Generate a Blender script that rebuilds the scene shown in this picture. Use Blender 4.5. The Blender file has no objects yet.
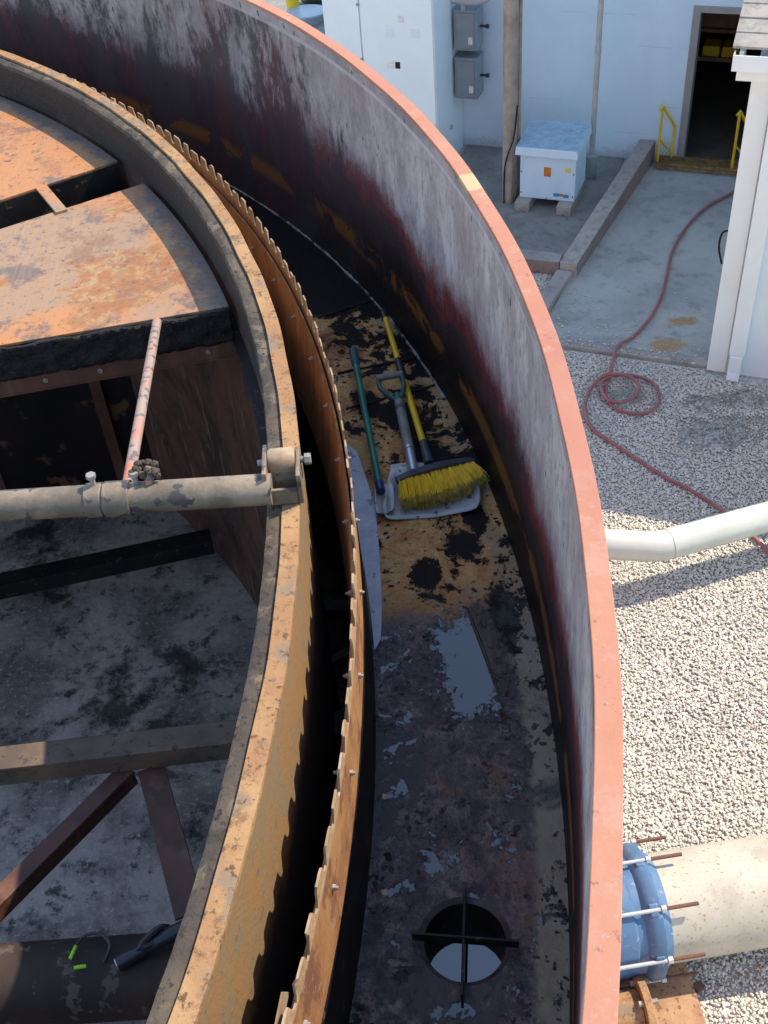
import bpy, bmesh, math, random
import numpy as np
from mathutils import Vector, Matrix
random.seed(7)
rng = np.random.default_rng(5)
PI = math.pi
R = math.radians
S = bpy.context.scene
COL = S.collection
# ------------------------------------------------------------------ camera and frames
F_PX, TH, RO = 1100.0, R(42.23), R(-5.33)
ZR = 5.67                                   # rim of the tank above the yard
HC = 1.623                                  # eye above the rim
CX, CY = -5.5056, 2.2986                    # tank centre
AX = Vector((math.cos(RO), math.sin(RO) * math.sin(TH), math.sin(RO) * math.cos(TH)))
AU = Vector((-math.sin(RO), math.cos(RO) * math.sin(TH), math.cos(RO) * math.cos(TH)))
AF = Vector((0, math.cos(TH), -math.sin(TH)))
CAM = Vector((0, 0, ZR + HC))
def ray(px, py):
    return AX * (px - 384) + AU * (512 - py) + AF * F_PX
def at(px, py, z):                          # point of the level z (above the rim) seen at a pixel
    d = ray(px, py); t = (z - HC) / d.z
    return Vector((d.x * t, d.y * t, z + ZR))
def gr(px, py, z=0.0):                      # the same for a height above the yard
    return at(px, py, z - ZR)
cu, cv = Vector((.917, -.399, 0)), Vector((.399, .917, 0))
def uv(u, v, z=0.0): return cu * u + cv * v + Vector((0, 0, z))
SITE_A = math.atan2(-.399, .917)
def pol(r, deg, z): return Vector((CX + r * math.cos(R(deg)), CY + r * math.sin(R(deg)), ZR + z))

cam = bpy.data.cameras.new('camera'); co = bpy.data.objects.new('camera', cam); COL.objects.link(co)
m = Matrix(((AX.x, AU.x, -AF.x, CAM.x), (AX.y, AU.y, -AF.y, CAM.y), (AX.z, AU.z, -AF.z, CAM.z), (0, 0, 0, 1)))
co.matrix_world = m
cam.sensor_fit = 'VERTICAL'; cam.sensor_height = 36; cam.sensor_width = 27; cam.lens = 36 * F_PX / 1024
cam.clip_start = .05; cam.clip_end = 600
S.camera = co

# ------------------------------------------------------------------ materials
class NT:
    def __init__(s, name):
        s.m = bpy.data.materials.new(name); s.m.use_nodes = True
        s.t = s.m.node_tree; s.n = s.t.nodes; s.l = s.t.links
        s.b = s.n['Principled BSDF']; s.c = s.n.new('ShaderNodeTexCoord')
    def node(s, k, **kw):
        x = s.n.new(k)
        for a, b in kw.items(): setattr(x, a, b)
        return x
    def put(s, sock, v):
        if isinstance(v, bpy.types.NodeSocket): s.l.new(v, sock)
        elif v is not None:
            if sock.type == 'RGBA' and len(v) == 3: v = (*v, 1)
            sock.default_value = v
    def co(s, kind='Object', scale=(1, 1, 1), off=(0, 0, 0)):
        x = s.node('ShaderNodeMapping'); s.l.new(s.c.outputs[kind], x.inputs[0])
        x.inputs['Scale'].default_value = scale; x.inputs['Location'].default_value = off
        return x.outputs[0]
    def noise(s, sc, det=4, ro=.6, co=None, dist=0, off=None, scale=None):
        x = s.node('ShaderNodeTexNoise'); x.inputs['Scale'].default_value = sc
        x.inputs['Detail'].default_value = det; x.inputs['Roughness'].default_value = ro
        x.inputs['Distortion'].default_value = dist
        s.l.new(co if co is not None else s.co(off=off or (0, 0, 0), scale=scale or (1, 1, 1)), x.inputs['Vector'])
        return x.outputs['Fac']
    def voro(s, sc, feat='F1', co=None, out='Distance', rnd=1.0):
        x = s.node('ShaderNodeTexVoronoi', feature=feat); x.inputs['Scale'].default_value = sc
        x.inputs['Randomness'].default_value = rnd
        s.l.new(co if co is not None else s.co(), x.inputs['Vector'])
        return x.outputs[out]
    def math(s, op, a, b=None, clamp=False):
        x = s.node('ShaderNodeMath', operation=op, use_clamp=clamp)
        s.put(x.inputs[0], a)
        if b is not None: s.put(x.inputs[1], b)
        return x.outputs[0]
    def ss(s, v, a, b, lo=0., hi=1.):         # smooth step
        x = s.node('ShaderNodeMapRange', interpolation_type='SMOOTHSTEP')
        s.put(x.inputs[0], v); x.inputs[1].default_value = a; x.inputs[2].default_value = b
        x.inputs[3].default_value = lo; x.inputs[4].default_value = hi
        return x.outputs[0]
    def mix(s, f, a, b):
        x = s.node('ShaderNodeMix', data_type='RGBA'); s.put(x.inputs[0], f); s.put(x.inputs[6], a); s.put(x.inputs[7], b)
        return x.outputs[2]
    def mixf(s, f, a, b):
        x = s.node('ShaderNodeMix', data_type='FLOAT'); s.put(x.inputs[0], f); s.put(x.inputs[2], a); s.put(x.inputs[3], b)
        return x.outputs[0]
    def sep(s, v):
        x = s.node('ShaderNodeSeparateXYZ'); s.l.new(v, x.inputs[0]); return x.outputs
    def done(s, col, rough=.7, metal=0., bump=None, bs=.3, bd=.01, spec=None, coat=None):
        s.put(s.b.inputs['Base Color'], col); s.put(s.b.inputs['Roughness'], rough); s.put(s.b.inputs['Metallic'], metal)
        if spec is not None: s.put(s.b.inputs['Specular IOR Level'], spec)
        if coat is not None: s.put(s.b.inputs['Coat Weight'], coat); s.b.inputs['Coat Roughness'].default_value = .08
        if bump is not None:
            x = s.node('ShaderNodeBump'); x.inputs['Strength'].default_value = bs; x.inputs['Distance'].default_value = bd
            s.l.new(bump, x.inputs['Height']); s.l.new(x.outputs[0], s.b.inputs['Normal'])
        return s.m

def simple(name, c1, c2=None, sc=6, rough=.6, metal=0, bs=.25, spots=None, spot_amt=.62, spot_sc=25, spec=None, streak=None):
    t = NT(name); n = t.noise(sc, 6, .65)
    c2 = c2 or tuple(x * .7 for x in c1)
    c = t.mix(t.ss(n, .35, .65), c1, c2)
    if streak:
        q = t.noise(7, 4, .6, scale=(1, 1, .12)); c = t.mix(t.ss(q, .52, .7), c, streak)
    if spots:
        q = t.noise(spot_sc, 3, .6, off=(3, 7, 1)); c = t.mix(t.ss(q, spot_amt, spot_amt + .05), c, spots)
    f = t.noise(sc * 12, 4, .7)
    return t.done(c, rough, metal, f, bs, .004, spec)

# inside face of the outer wall: UV x = arc length in metres, y = height below the rim
def wall_inner_mat():
    t = NT('wall_inner_paint'); uvn = t.co('UV'); x, y, _ = t.sep(uvn)
    big = t.noise(.9, 5, .62, co=t.co('UV', (1, 1, 1)))
    drip = t.noise(5, 8, .76, co=t.co('UV', (1, .22, 1)))
    drip2 = t.noise(26, 5, .75, co=t.co('UV', (1, .22, 1), (4, 2, 0)))
    fine = t.noise(70, 4, .75, co=uvn)
    # displaced height
    h = t.math('ADD', y, t.math('MULTIPLY', t.math('SUBTRACT', big, .5), .55))
    h = t.math('ADD', h, t.math('MULTIPLY', t.math('SUBTRACT', drip, .5), .11))
    h = t.math('ADD', h, t.math('MULTIPLY', t.math('SUBTRACT', fine, .5), .16))
    h = t.math('ADD', h, t.math('MULTIPLY', t.math('SUBTRACT', t.noise(3.3, 6, .7, co=t.co('UV', (1, .6, 1), (0, 9, 0))), .5), .25))
    h = t.math('ADD', h, t.math('MULTIPLY', t.math('SUBTRACT', drip2, .5), .16))
    tar = (.008, .0075, .008); purple = t.mix(t.ss(fine, .35, .65), (.045, .034, .040), (.020, .016, .019))
    purple = t.mix(t.ss(t.noise(4, 6, .7, co=t.co('UV', off=(6, 6, 0))), .52, .64), purple, (.085, .035, .038))
    maroon = t.mix(t.ss(drip2, .4, .62), (.19, .040, .040), (.08, .022, .025))
    pn = t.noise(6, 8, .78, co=t.co('UV', (1, .5, 1)))
    pale = t.mix(t.ss(pn, .36, .62), (.50, .45, .45), (.30, .262, .27))
    pale = t.mix(t.math('MULTIPLY', t.ss(t.noise(26, 6, .85, co=t.co('UV', (1, .4, 1), (3, 0, 0))), .50, .62), .75), pale, (.20, .17, .185))
    pale = t.mix(t.math('MULTIPLY', t.ss(t.noise(1.4, 4, .6, co=t.co('UV', (1, .5, 1), (3, 8, 0))), .50, .62), .5), pale, (.26, .17, .18))
    c = t.mix(t.ss(h, -.82, -.70), tar, purple)
    redm = t.ss(t.noise(1.6, 5, .7, co=t.co('UV', (1, .7, 1), (2, 2, 0))), .38, .46)
    c = t.mix(t.math('MULTIPLY', t.ss(h, -.66, -.58), redm), c, maroon)
    far = t.ss(x, 1.3, 3.2)
    far = t.math('MULTIPLY', far, t.ss(x, 4.3, 5.4, 1, .72))
    c = t.mix(t.ss(h, -.56, -.40), c, pale); c = t.mix(t.math('MULTIPLY', far, .35), c, t.mix(t.ss(big, .4, .6), (.16, .125, .13), (.10, .075, .08)))
    # dark running stains over the paint, heavier towards the far side of the tank
    st = t.noise(2.6, 9, .80, co=t.co('UV', (1, .42, 1), (9, 3, 0)), dist=.3)
    lowb = t.ss(y, -.62, -.05, 1, 0)
    thr = t.math('SUBTRACT', .73, t.math('MULTIPLY', far, .262))
    thr = t.math('SUBTRACT', thr, t.math('MULTIPLY', lowb, .09))
    m1 = t.math('MULTIPLY', t.math('SUBTRACT', st, thr), 12, True)
    stain = t.mix(t.ss(drip, .42, .62), (.050, .038, .044), (.105, .042, .046))
    stain = t.mix(t.ss(t.noise(2.2, 4, .6, co=t.co('UV', (1, .6, 1), (1, 5, 0))), .46, .58), stain, (.062, .056, .060))
    c = t.mix(t.math('MULTIPLY', m1, .94), c, stain)
    lb = t.math('MULTIPLY', t.ss(y, -.075, -.068), t.ss(y, -.055, -.048, 1, 0)); c = t.mix(t.math('MULTIPLY', lb, .5), c, (.52, .50, .54))
    # spatter
    sp = t.voro(13, co=t.co('UV', (1, .45, 1))); sm = t.math('MULTIPLY', t.ss(sp, .07, .12, 1, 0), t.ss(t.noise(2.5, 2, .5, co=t.co('UV', off=(5, 5, 0))), .46, .55))
    c = t.mix(sm, c, (.03, .025, .03))
    # rust line above the tar
    rb = t.math('MULTIPLY', t.ss(y, -.92, -.87), t.ss(y, -.84, -.79, 1, 0))
    rn = t.ss(t.noise(3.2, 6, .7, co=t.co('UV', (1, 1.3, 1), (2, 0, 0)), dist=.5), .46, .52)
    c = t.mix(t.math('MULTIPLY', t.math('MULTIPLY', rb, rn), .9), c, t.mix(fine, (.30, .13, .035), (.15, .065, .022)))
    g = t.mixf(t.ss(h, -.81, -.5), .5, .75)
    return t.done(c, g, 0, t.noise(60, 5, .75, co=uvn), .45, .006, spec=.25)

def rust_ring_mat(name, a, b, cc, grit=.5):
    t = NT(name); n = t.noise(3.5, 6, .7, dist=.3); f = t.noise(38, 5, .75); p = t.noise(9, 5, .6, off=(4, 4, 0))
    c = t.mix(t.ss(n, .38, .62), a, b)
    c = t.mix(t.ss(p, .52, .62), c, cc)
    c = t.mix(t.math('MULTIPLY', t.ss(t.noise(14, 8, .8, off=(2, 5, 0)), .53, .62), .7), c, tuple(x * .45 for x in b)); c = t.mix(t.ss(f, .55, .64), c, tuple(x * .35 for x in b))
    return t.done(c, .82, 0, f, grit, .006)

def rust_plate_mat():
    t = NT('rusty_plate'); uvn = t.co('UV')
    n = t.noise(2.2, 6, .7, co=uvn, dist=.4); d = t.noise(12, 5, .7, co=t.co('UV', (1, .15, 1))); f = t.noise(60, 4, .7, co=uvn)
    c = t.mix(t.ss(n, .36, .62), (.40, .18, .075), (.26, .11, .05))
    c = t.mix(t.ss(d, .5, .68), c, (.50, .27, .12))
    c = t.mix(t.ss(t.noise(5, 6, .75, co=uvn), .56, .68), c, (.15, .07, .04))
    c = t.mix(t.ss(t.noise(22, 3, .6, co=uvn), .66, .70), c, (.42, .28, .15))
    return t.done(c, .75, 0, f, .4, .004)

def weir_mat():
    t = NT('weir_strip_rust'); uvn = t.co('UV'); x, y, _ = t.sep(uvn)
    n = t.noise(3, 6, .7, co=uvn, dist=.3); f = t.noise(50, 5, .75, co=uvn)
    c = t.mix(t.ss(n, .38, .60), (.40, .20, .08), (.30, .13, .055))
    c = t.mix(t.ss(t.noise(9, 6, .75, co=t.co('UV', (1, .5, 1))), .50, .60), c, (.20, .085, .045)); c = t.mix(t.math('MULTIPLY', t.ss(t.noise(17, 8, .8, co=t.co('UV', off=(3, 3, 0))), .53, .60), .8), c, (.34, .24, .15)); c = t.mix(t.ss(t.noise(6, 8, .8, co=t.co('UV', off=(8, 3, 0))), .60, .66), c, (.06, .035, .025))
    e = t.math('ADD', y, t.math('MULTIPLY', t.math('SUBTRACT', f, .5), .03))
    c = t.mix(t.ss(e, -.512, -.500), c, t.mix(t.ss(f, .4, .6), (.46, .32, .19), (.36, .22, .12)))
    return t.done(c, .75, 0, f, .4, .004)

def skirt_mat():                               # ring wall, both faces
    t = NT('ring_wall_rust'); uvn = t.co('UV'); x, y, _ = t.sep(uvn)
    n = t.noise(2.0, 7, .72, co=uvn, dist=.3); d = t.noise(11, 6, .72, co=t.co('UV', (1, .13, 1))); f = t.noise(45, 5, .75, co=uvn)
    c = t.mix(t.ss(n, .4, .62), (.13, .058, .038), (.045, .026, .02))
    c = t.mix(t.ss(d, .55, .68), c, (.30, .17, .09))
    c = t.mix(t.math('MULTIPLY', t.ss(t.noise(4, 6, .8, co=uvn), .55, .66), .8), c, (.16, .10, .07))
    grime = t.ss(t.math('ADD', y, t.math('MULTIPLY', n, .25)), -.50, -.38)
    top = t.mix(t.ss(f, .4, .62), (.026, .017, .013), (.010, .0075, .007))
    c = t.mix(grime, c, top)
    return t.done(c, .7, 0, f, .5, .006)

def skirt_out_mat():
    t = NT('ring_outside_scale'); uvn = t.co('UV'); x, y, _ = t.sep(uvn)
    f = t.noise(45, 5, .75, co=uvn); n = t.noise(5, 6, .72, co=uvn, dist=.3)
    c = t.mix(t.ss(n, .4, .6), (.22, .155, .085), (.27, .15, .06))
    c = t.mix(t.ss(t.noise(16, 5, .7, co=uvn), .58, .66), c, (.17, .11, .07))
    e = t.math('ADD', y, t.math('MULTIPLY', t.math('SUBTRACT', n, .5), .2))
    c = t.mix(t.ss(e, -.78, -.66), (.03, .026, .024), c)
    return t.done(c, .75, 0, f, .5, .006)

def launder_mat():                             # UV x = arc length (m) at R 5.7, y = radius
    t = NT('launder_floor_steel'); uvn = t.co('UV'); x, y, _ = t.sep(uvn)
    n1 = t.noise(2.6, 7, .70, co=uvn, dist=.5); n2 = t.noise(8, 6, .72, co=t.co('UV', off=(3, 1, 0)), dist=.4); f = t.noise(60, 4, .75, co=uvn)
    blot = t.noise(5.2, 9, .72, co=t.co('UV', off=(7.3, 2, 0)), dist=.35)
    wv = t.node('ShaderNodeVectorMath', operation='ADD'); t.l.new(uvn, wv.inputs[0]); nc = t.node('ShaderNodeTexNoise'); nc.inputs['Scale'].default_value = 28; nc.inputs['Detail'].default_value = 4; t.l.new(uvn, nc.inputs['Vector']); sc_ = t.node('ShaderNodeVectorMath', operation='SCALE'); t.l.new(nc.outputs['Color'], sc_.inputs[0]); sc_.inputs['Scale'].default_value = .05; t.l.new(sc_.outputs[0], wv.inputs[1])
    spots = t.voro(34, co=wv.outputs[0]); spn = t.noise(3.5, 3, .5, co=t.co('UV', off=(2, 9, 0)))
    n3 = t.noise(27, 10, .82, co=t.co('UV', off=(8, 3, 0)), dist=.2); n4 = t.noise(75, 8, .88, co=t.co('UV', off=(1, 3, 0)))
    tan_ = t.mix(t.ss(n2, .36, .64), (.66, .41, .18), (.50, .23, .085))
    tan_ = t.mix(t.ss(n1, .56, .68), tan_, (.26, .085, .045))
    tan_ = t.mix(t.math('MULTIPLY', t.ss(n3, .50, .64), .8), tan_, (.22, .11, .055)); tan_ = t.mix(t.ss(n4, .555, .60), tan_, (.05, .028, .02))
    wetc = t.mix(t.ss(n3, .43, .57), (.21, .145, .14), (.055, .038, .048))
    wetc = t.mix(t.math('MULTIPLY', t.ss(n2, .44, .60), .85), wetc, (.040, .031, .044))
    wetc = t.mix(t.math('MULTIPLY', t.ss(n1, .51, .60), .7), wetc, (.19, .10, .065))
    oil = t.noise(3.6, 8, .74, co=t.co('UV', (1, 1.4, 1), (4, 7, 0)), dist=.4); wetc = t.mix(t.math('MULTIPLY', t.ss(oil, .49, .56), .85), wetc, (.012, .010, .012))
    wetc = t.mix(t.math('MULTIPLY', t.ss(t.noise(7, 8, .78, co=t.co('UV', off=(9, 1, 0))), .54, .62), .7), wetc, (.24, .17, .15))
    wetc = t.mix(t.ss(n4, .53, .58), wetc, (.008, .006, .008))
    xj = t.math('ADD', x, t.math('MULTIPLY', t.math('SUBTRACT', n2, .5), .45))
    xj = t.math('ADD', xj, t.math('MULTIPLY', t.math('SUBTRACT', n3, .5), .5))
    wet = t.ss(xj, .10, .30, 1, 0)
    c = t.mix(wet, tan_, wetc)
    # pale strip of bare paint along the near walls
    edge = t.math('MULTIPLY', t.ss(t.math('ADD', y, t.math('MULTIPLY', t.math('SUBTRACT', n2, .5), .1)), 5.86, 5.89), t.ss(n1, .4, .5))
    c = t.mix(t.math('MULTIPLY', edge, .75), c, (.33, .26, .17))
    # tar pools
    yb = t.ss(y, 5.56, 5.80)
    thr = t.math('ADD', t.mixf(t.ss(xj, 1.95, 2.3), .575, .20), t.mixf(wet, 0, .05))
    thr = t.math('SUBTRACT', thr, t.math('MULTIPLY', t.math('MULTIPLY', yb, t.ss(x, .62, .85)), .09))
    thr = t.math('SUBTRACT', thr, t.math('MULTIPLY', t.math('MULTIPLY', yb, t.math('MULTIPLY', t.ss(x, -.55, -.3), t.ss(x, .35, .6, 1, 0))), .07))
    tar = t.math('MULTIPLY', t.math('SUBTRACT', blot, thr), 60, True)
    for (bx, by), ra, rb_ in (((.345, 5.64), .085, .06), ((.47, 5.79), .085, .07), ((.60, 5.86), .10, .05), ((.86, 5.77), .30, .085), ((1.38, 5.64), .12, .06), ((.12, 5.87), .16, .05)):
        qx = t.math('DIVIDE', t.math('SUBTRACT', x, bx), ra); qy = t.math('DIVIDE', t.math('SUBTRACT', y, by), rb_)
        qq = t.math('ADD', t.math('ADD', t.math('MULTIPLY', qx, qx), t.math('MULTIPLY', qy, qy)), t.math('ADD', t.math('MULTIPLY', t.math('SUBTRACT', n3, .5), 5), t.math('MULTIPLY', t.math('SUBTRACT', n2, .5), 3)))
        tar = t.math('MAXIMUM', tar, t.ss(qq, .8, 1.0, 1, 0))
    dots = t.math('MULTIPLY', t.ss(t.math('ADD', spots, t.math('MULTIPLY', t.math('SUBTRACT', n2, .5), .9)), .24, .29, 1, 0), t.ss(spn, .44, .52))
    tar = t.math('MAXIMUM', tar, dots)
    c = t.mix(tar, c, t.mix(f, (.006, .0055, .006), (.014, .011, .010)))
    # water film, mirror like, in pools near the drain
    pool = t.noise(8.5, 6, .66, co=t.co('UV', off=(1.7, 6.1, 0)), dist=.4)
    pm = t.math('MULTIPLY', t.ss(t.math('ADD', pool, t.math('MULTIPLY', t.math('SUBTRACT', n4, .5), .12)), .582, .602), t.ss(x, .10, .16, 1, 0))
    # one big puddle along the outer wall
    px = t.math('SUBTRACT', x, -.06); py = t.math('SUBTRACT', y, 5.74)
    px = t.math('DIVIDE', px, .25); py = t.math('DIVIDE', py, .13)
    rr = t.math('SQRT', t.math('ADD', t.math('MULTIPLY', px, px), t.math('MULTIPLY', py, py)))
    rr = t.math('ADD', rr, t.math('MULTIPLY', t.math('SUBTRACT', n3, .5), 3.2))
    rr = t.math('ADD', rr, t.math('MULTIPLY', t.math('SUBTRACT', n2, .5), 2.2))
    pm = t.math('MAXIMUM', pm, t.ss(rr, .82, .86, 1, 0))
    c = t.mix(pm, c, t.mix(f, (.004, .0045, .006), (.008, .008, .010)))
    rw = .5
    spc = t.mixf(tar, .18, .15); film = t.math('MULTIPLY', wet, t.ss(t.noise(14, 9, .80, co=t.co('UV', off=(2.5, 4, 0)), dist=.3), .38, .60)); spc = t.mixf(film, spc, .75); ol = t.math('MULTIPLY', wet, t.ss(oil, .49, .56)); spc = t.mixf(ol, spc, 1.); spc = t.mixf(pm, spc, 1.)
    r0 = t.mixf(wet, .62, rw)
    r0 = t.mixf(tar, r0, .38); r0 = t.mixf(film, r0, .13); r0 = t.mixf(ol, r0, .10)
    r0 = t.mixf(pm, r0, .02)
    bh = t.math('ADD', t.math('MULTIPLY', f, .5), t.math('ADD', t.math('MULTIPLY', n3, 1.5), t.math('MULTIPLY', n4, .8)))
    bh = t.math('ADD', bh, t.math('MULTIPLY', tar, .6))
    bh = t.mixf(pm, bh, .9)
    return t.done(c, r0, 0, bh, .5, .006, spec=spc)

def deck_mat():
    t = NT('deck_rust_sheet'); n = t.noise(1.1, 8, .62, off=(2.2, .5, 0), dist=.5); n2 = t.noise(5, 7, .72, off=(5, 1, 0)); f = t.noise(70, 4, .75)
    br = t.noise(3, 3, .6, scale=(26, 1.2, 1)) 
    c = t.mix(t.ss(n, .47, .58), (.42, .175, .06), (.30, .185, .11))
    c = t.mix(t.math('MULTIPLY', t.ss(n2, .53, .60), .8), c, (.11, .085, .08)); c = t.mix(t.math('MULTIPLY', t.ss(br, .45, .65), .2), c, (.46, .24, .11))
    rp = t.ss(t.noise(1.3, 6, .7, off=(8.1, 3.3, 0)), .55, .62)
    rust = t.mix(t.ss(t.noise(14, 6, .8), .45, .62), (.30, .115, .035), (.36, .22, .10))
    c = t.mix(rp, c, rust)
    # grey band beside the ring, its shade painted into the sheet colour
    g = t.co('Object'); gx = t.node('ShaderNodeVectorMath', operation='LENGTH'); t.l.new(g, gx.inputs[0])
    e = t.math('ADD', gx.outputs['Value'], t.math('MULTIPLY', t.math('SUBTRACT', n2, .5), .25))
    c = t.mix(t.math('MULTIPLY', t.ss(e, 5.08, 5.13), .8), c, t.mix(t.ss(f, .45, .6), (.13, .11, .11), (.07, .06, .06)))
    c = t.mix(t.math('MULTIPLY', t.ss(t.noise(2.1, 8, .78, off=(6, 6, 0)), .55, .62), .6), c, (.20, .09, .05))
    c = t.mix(t.ss(t.noise(34, 6, .85), .57, .62), c, (.09, .05, .035))
    return t.done(c, t.mixf(n2, .42, .62), 0, f, .25, .003)

def tar_mat():
    t = NT('wet_tar'); f = t.noise(22, 6, .75, dist=.8); g = t.noise(9, 4, .6, scale=(1, 1, .3))
    c = t.mix(t.ss(f, .45, .7), (.007, .0065, .007), (.026, .020, .018))
    return t.done(c, t.mixf(f, .25, .6), 0, t.math('ADD', f, g), .9, .02, spec=.3)

def concrete_mat(name, a, b, sc=1.2, rough=.85, stain=None, pit=True):
    t = NT(name); n = t.noise(sc, 7, .7, dist=.3); f = t.noise(55, 5, .8); g = t.noise(9, 5, .7, off=(4, 0, 2))
    c = t.mix(t.ss(n, .36, .64), a, b)
    c = t.mix(t.math('MULTIPLY', t.ss(g, .52, .66), .6), c, tuple(x * .6 for x in b))
    c = t.mix(t.math('MULTIPLY', t.ss(f, .55, .7), .6), c, tuple(min(1, x * 1.5) for x in a))
    if stain: c = t.mix(t.ss(t.noise(1.7, 5, .65, off=(9, 9, 0)), .58, .66), c, stain)
    return t.done(c, rough, 0, f, .5, .006)

def tank_floor_mat():
    t = NT('tank_floor_sludge'); n = t.noise(1.5, 6, .7, off=(4.4, 1.1, 0), dist=.4); f = t.noise(34, 6, .85); g = t.noise(8, 6, .75)
    v = t.voro(30, 'F1')
    c = t.mix(t.ss(n, .40, .62), (.48, .415, .36), (.20, .172, .15))
    c = t.mix(t.ss(g, .52, .64), c, (.09, .08, .072))
    c = t.mix(t.ss(f, .55, .64), c, (.66, .59, .52))
    c = t.mix(t.math('MULTIPLY', t.ss(t.noise(1.3, 7, .75, off=(1, 8, 0)), .53, .63), .85), c, (.015, .014, .014))
    return t.done(c, t.mixf(g, .45, .8), 0, t.math('ADD', f, t.math('MULTIPLY', v, .4)), .45, .012, spec=.2)

def slab_mat():
    t = NT('yard_slab_concrete'); n = t.noise(.8, 6, .7, dist=.5); f = t.noise(60, 5, .8); g = t.noise(4, 6, .7, off=(2, 2, 0))
    c = t.mix(t.ss(n, .36, .64), (.42, .43, .40), (.31, .32, .30))
    c = t.mix(t.math('MULTIPLY', t.ss(g, .5, .66), .5), c, (.19, .185, .18))
    c = t.mix(t.math('MULTIPLY', t.ss(f, .58, .7), .5), c, (.4, .39, .37))
    c = t.mix(t.math('MULTIPLY', t.ss(t.noise(2.2, 6, .75, off=(7, 2, 0)), .54, .62), .4), c, (.42, .41, .38))
    # two rusty puddle stains
    P = t.co('Object'); x, y, _ = t.sep(P)
    for q, rx, ry in ((gr(683, 323), .17, .10), (gr(668, 347), .21, .13)):
        a = t.math('DIVIDE', t.math('SUBTRACT', x, q.x), rx); b = t.math('DIVIDE', t.math('SUBTRACT', y, q.y), ry)
        d = t.math('ADD', t.math('ADD', t.math('MULTIPLY', a, a), t.math('MULTIPLY', b, b)), t.math('MULTIPLY', t.math('SUBTRACT', t.noise(9, 8, .8, off=(3, 1, 0)), .5), 5))
        c = t.mix(t.ss(d, .2, 1.7, .8, 0), c, (.40, .20, .06))
    return t.done(c, .8, 0, f, .35, .004)

def gravel_ground_mat():
    t = NT('gravel_bed'); v = t.voro(26, 'F1'); cl = t.voro(26, 'F1', out='Color'); n = t.noise(.6, 5, .65); x, _, _ = t.sep(cl)
    c = t.mix(x, (.46, .43, .375), (.66, .615, .53))
    c = t.mix(t.math('MULTIPLY', t.ss(n, .5, .65), .5), c, (.16, .15, .13))
    return t.done(c, .9, 0, t.math('SUBTRACT', 1, v), 1, .03)

def stone_mat():
    t = NT('gravel_stones'); a = t.node('ShaderNodeAttribute', attribute_name='tint'); f = t.noise(90, 3, .6)
    c = t.mix(a.outputs['Fac'], (.43, .395, .335), (.70, .65, .55))
    w = t.node('ShaderNodeAttribute', attribute_name='damp')
    c = t.mix(w.outputs['Fac'], c, (.12, .115, .10))
    return t.done(c, .8, 0, f, .2, .002)

def painted_block_mat():
    t = NT('painted_block_wall'); n = t.noise(1.2, 6, .7); f = t.noise(30, 5, .75)
    b = t.node('ShaderNodeTexBrick'); P = t.co('Object', (1, 1, 1)); x, y, z = t.sep(P)
    cmb = t.node('ShaderNodeCombineXYZ'); t.l.new(x, cmb.inputs[0]); t.l.new(t.math('ADD', z, t.math('MULTIPLY', t.math('SUBTRACT', n, .5), .05)), cmb.inputs[1])
    t.l.new(cmb.outputs[0], b.inputs['Vector']); b.inputs['Scale'].default_value = 1
    b.inputs['Brick Width'].default_value = 40; b.inputs['Row Height'].default_value = .41; b.inputs['Mortar Size'].default_value = .006
    b.inputs['Mortar Smooth'].default_value = .5
    c = t.mix(t.ss(n, .3, .7), (.58, .75, .85), (.52, .70, .81))
    cr = t.math('MULTIPLY', b.outputs['Fac'], t.ss(t.noise(2.3, 5, .7, off=(3, 1, 6)), .50, .60))
    c = t.mix(t.math('MULTIPLY', cr, .40), c, (.30, .34, .36))
    c = t.mix(t.ss(t.noise(12, 5, .75, scale=(1, 1, 2.5)), .68, .72), c, (.30, .29, .27))
    low = t.math('ADD', z, t.math('MULTIPLY', t.math('SUBTRACT', f, .5), .5))
    c = t.mix(t.math('MULTIPLY', t.ss(low, .05, .22, 1, 0), .5), c, (.33, .34, .33))
    h = t.math('SUBTRACT', t.math('MULTIPLY', f, .4), t.math('MULTIPLY', cr, .6))
    return t.done(c, .6, 0, h, .35, .006)

def pipe_speckle_mat():
    t = NT('cream_speckled_pipe_paint'); v = t.noise(45, 4, .7); n = t.noise(3, 4, .6)
    c = t.mix(t.ss(n, .35, .65), (.47, .43, .34), (.41, .375, .295))
    c = t.mix(t.ss(v, .60, .64), c, (.30, .20, .09)); c = t.mix(t.math('MULTIPLY', t.ss(t.noise(2.5, 7, .78, off=(3, 0, 0)), .52, .64), .45), c, (.30, .26, .20))
    return t.done(c, .55, 0, v, .1, .002)

def glossy_water():
    t = NT('standing_water'); f = t.noise(3, 2, .5)
    return t.done((.003, .004, .006), .015, 0, f, .02, .01, spec=.9)

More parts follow.
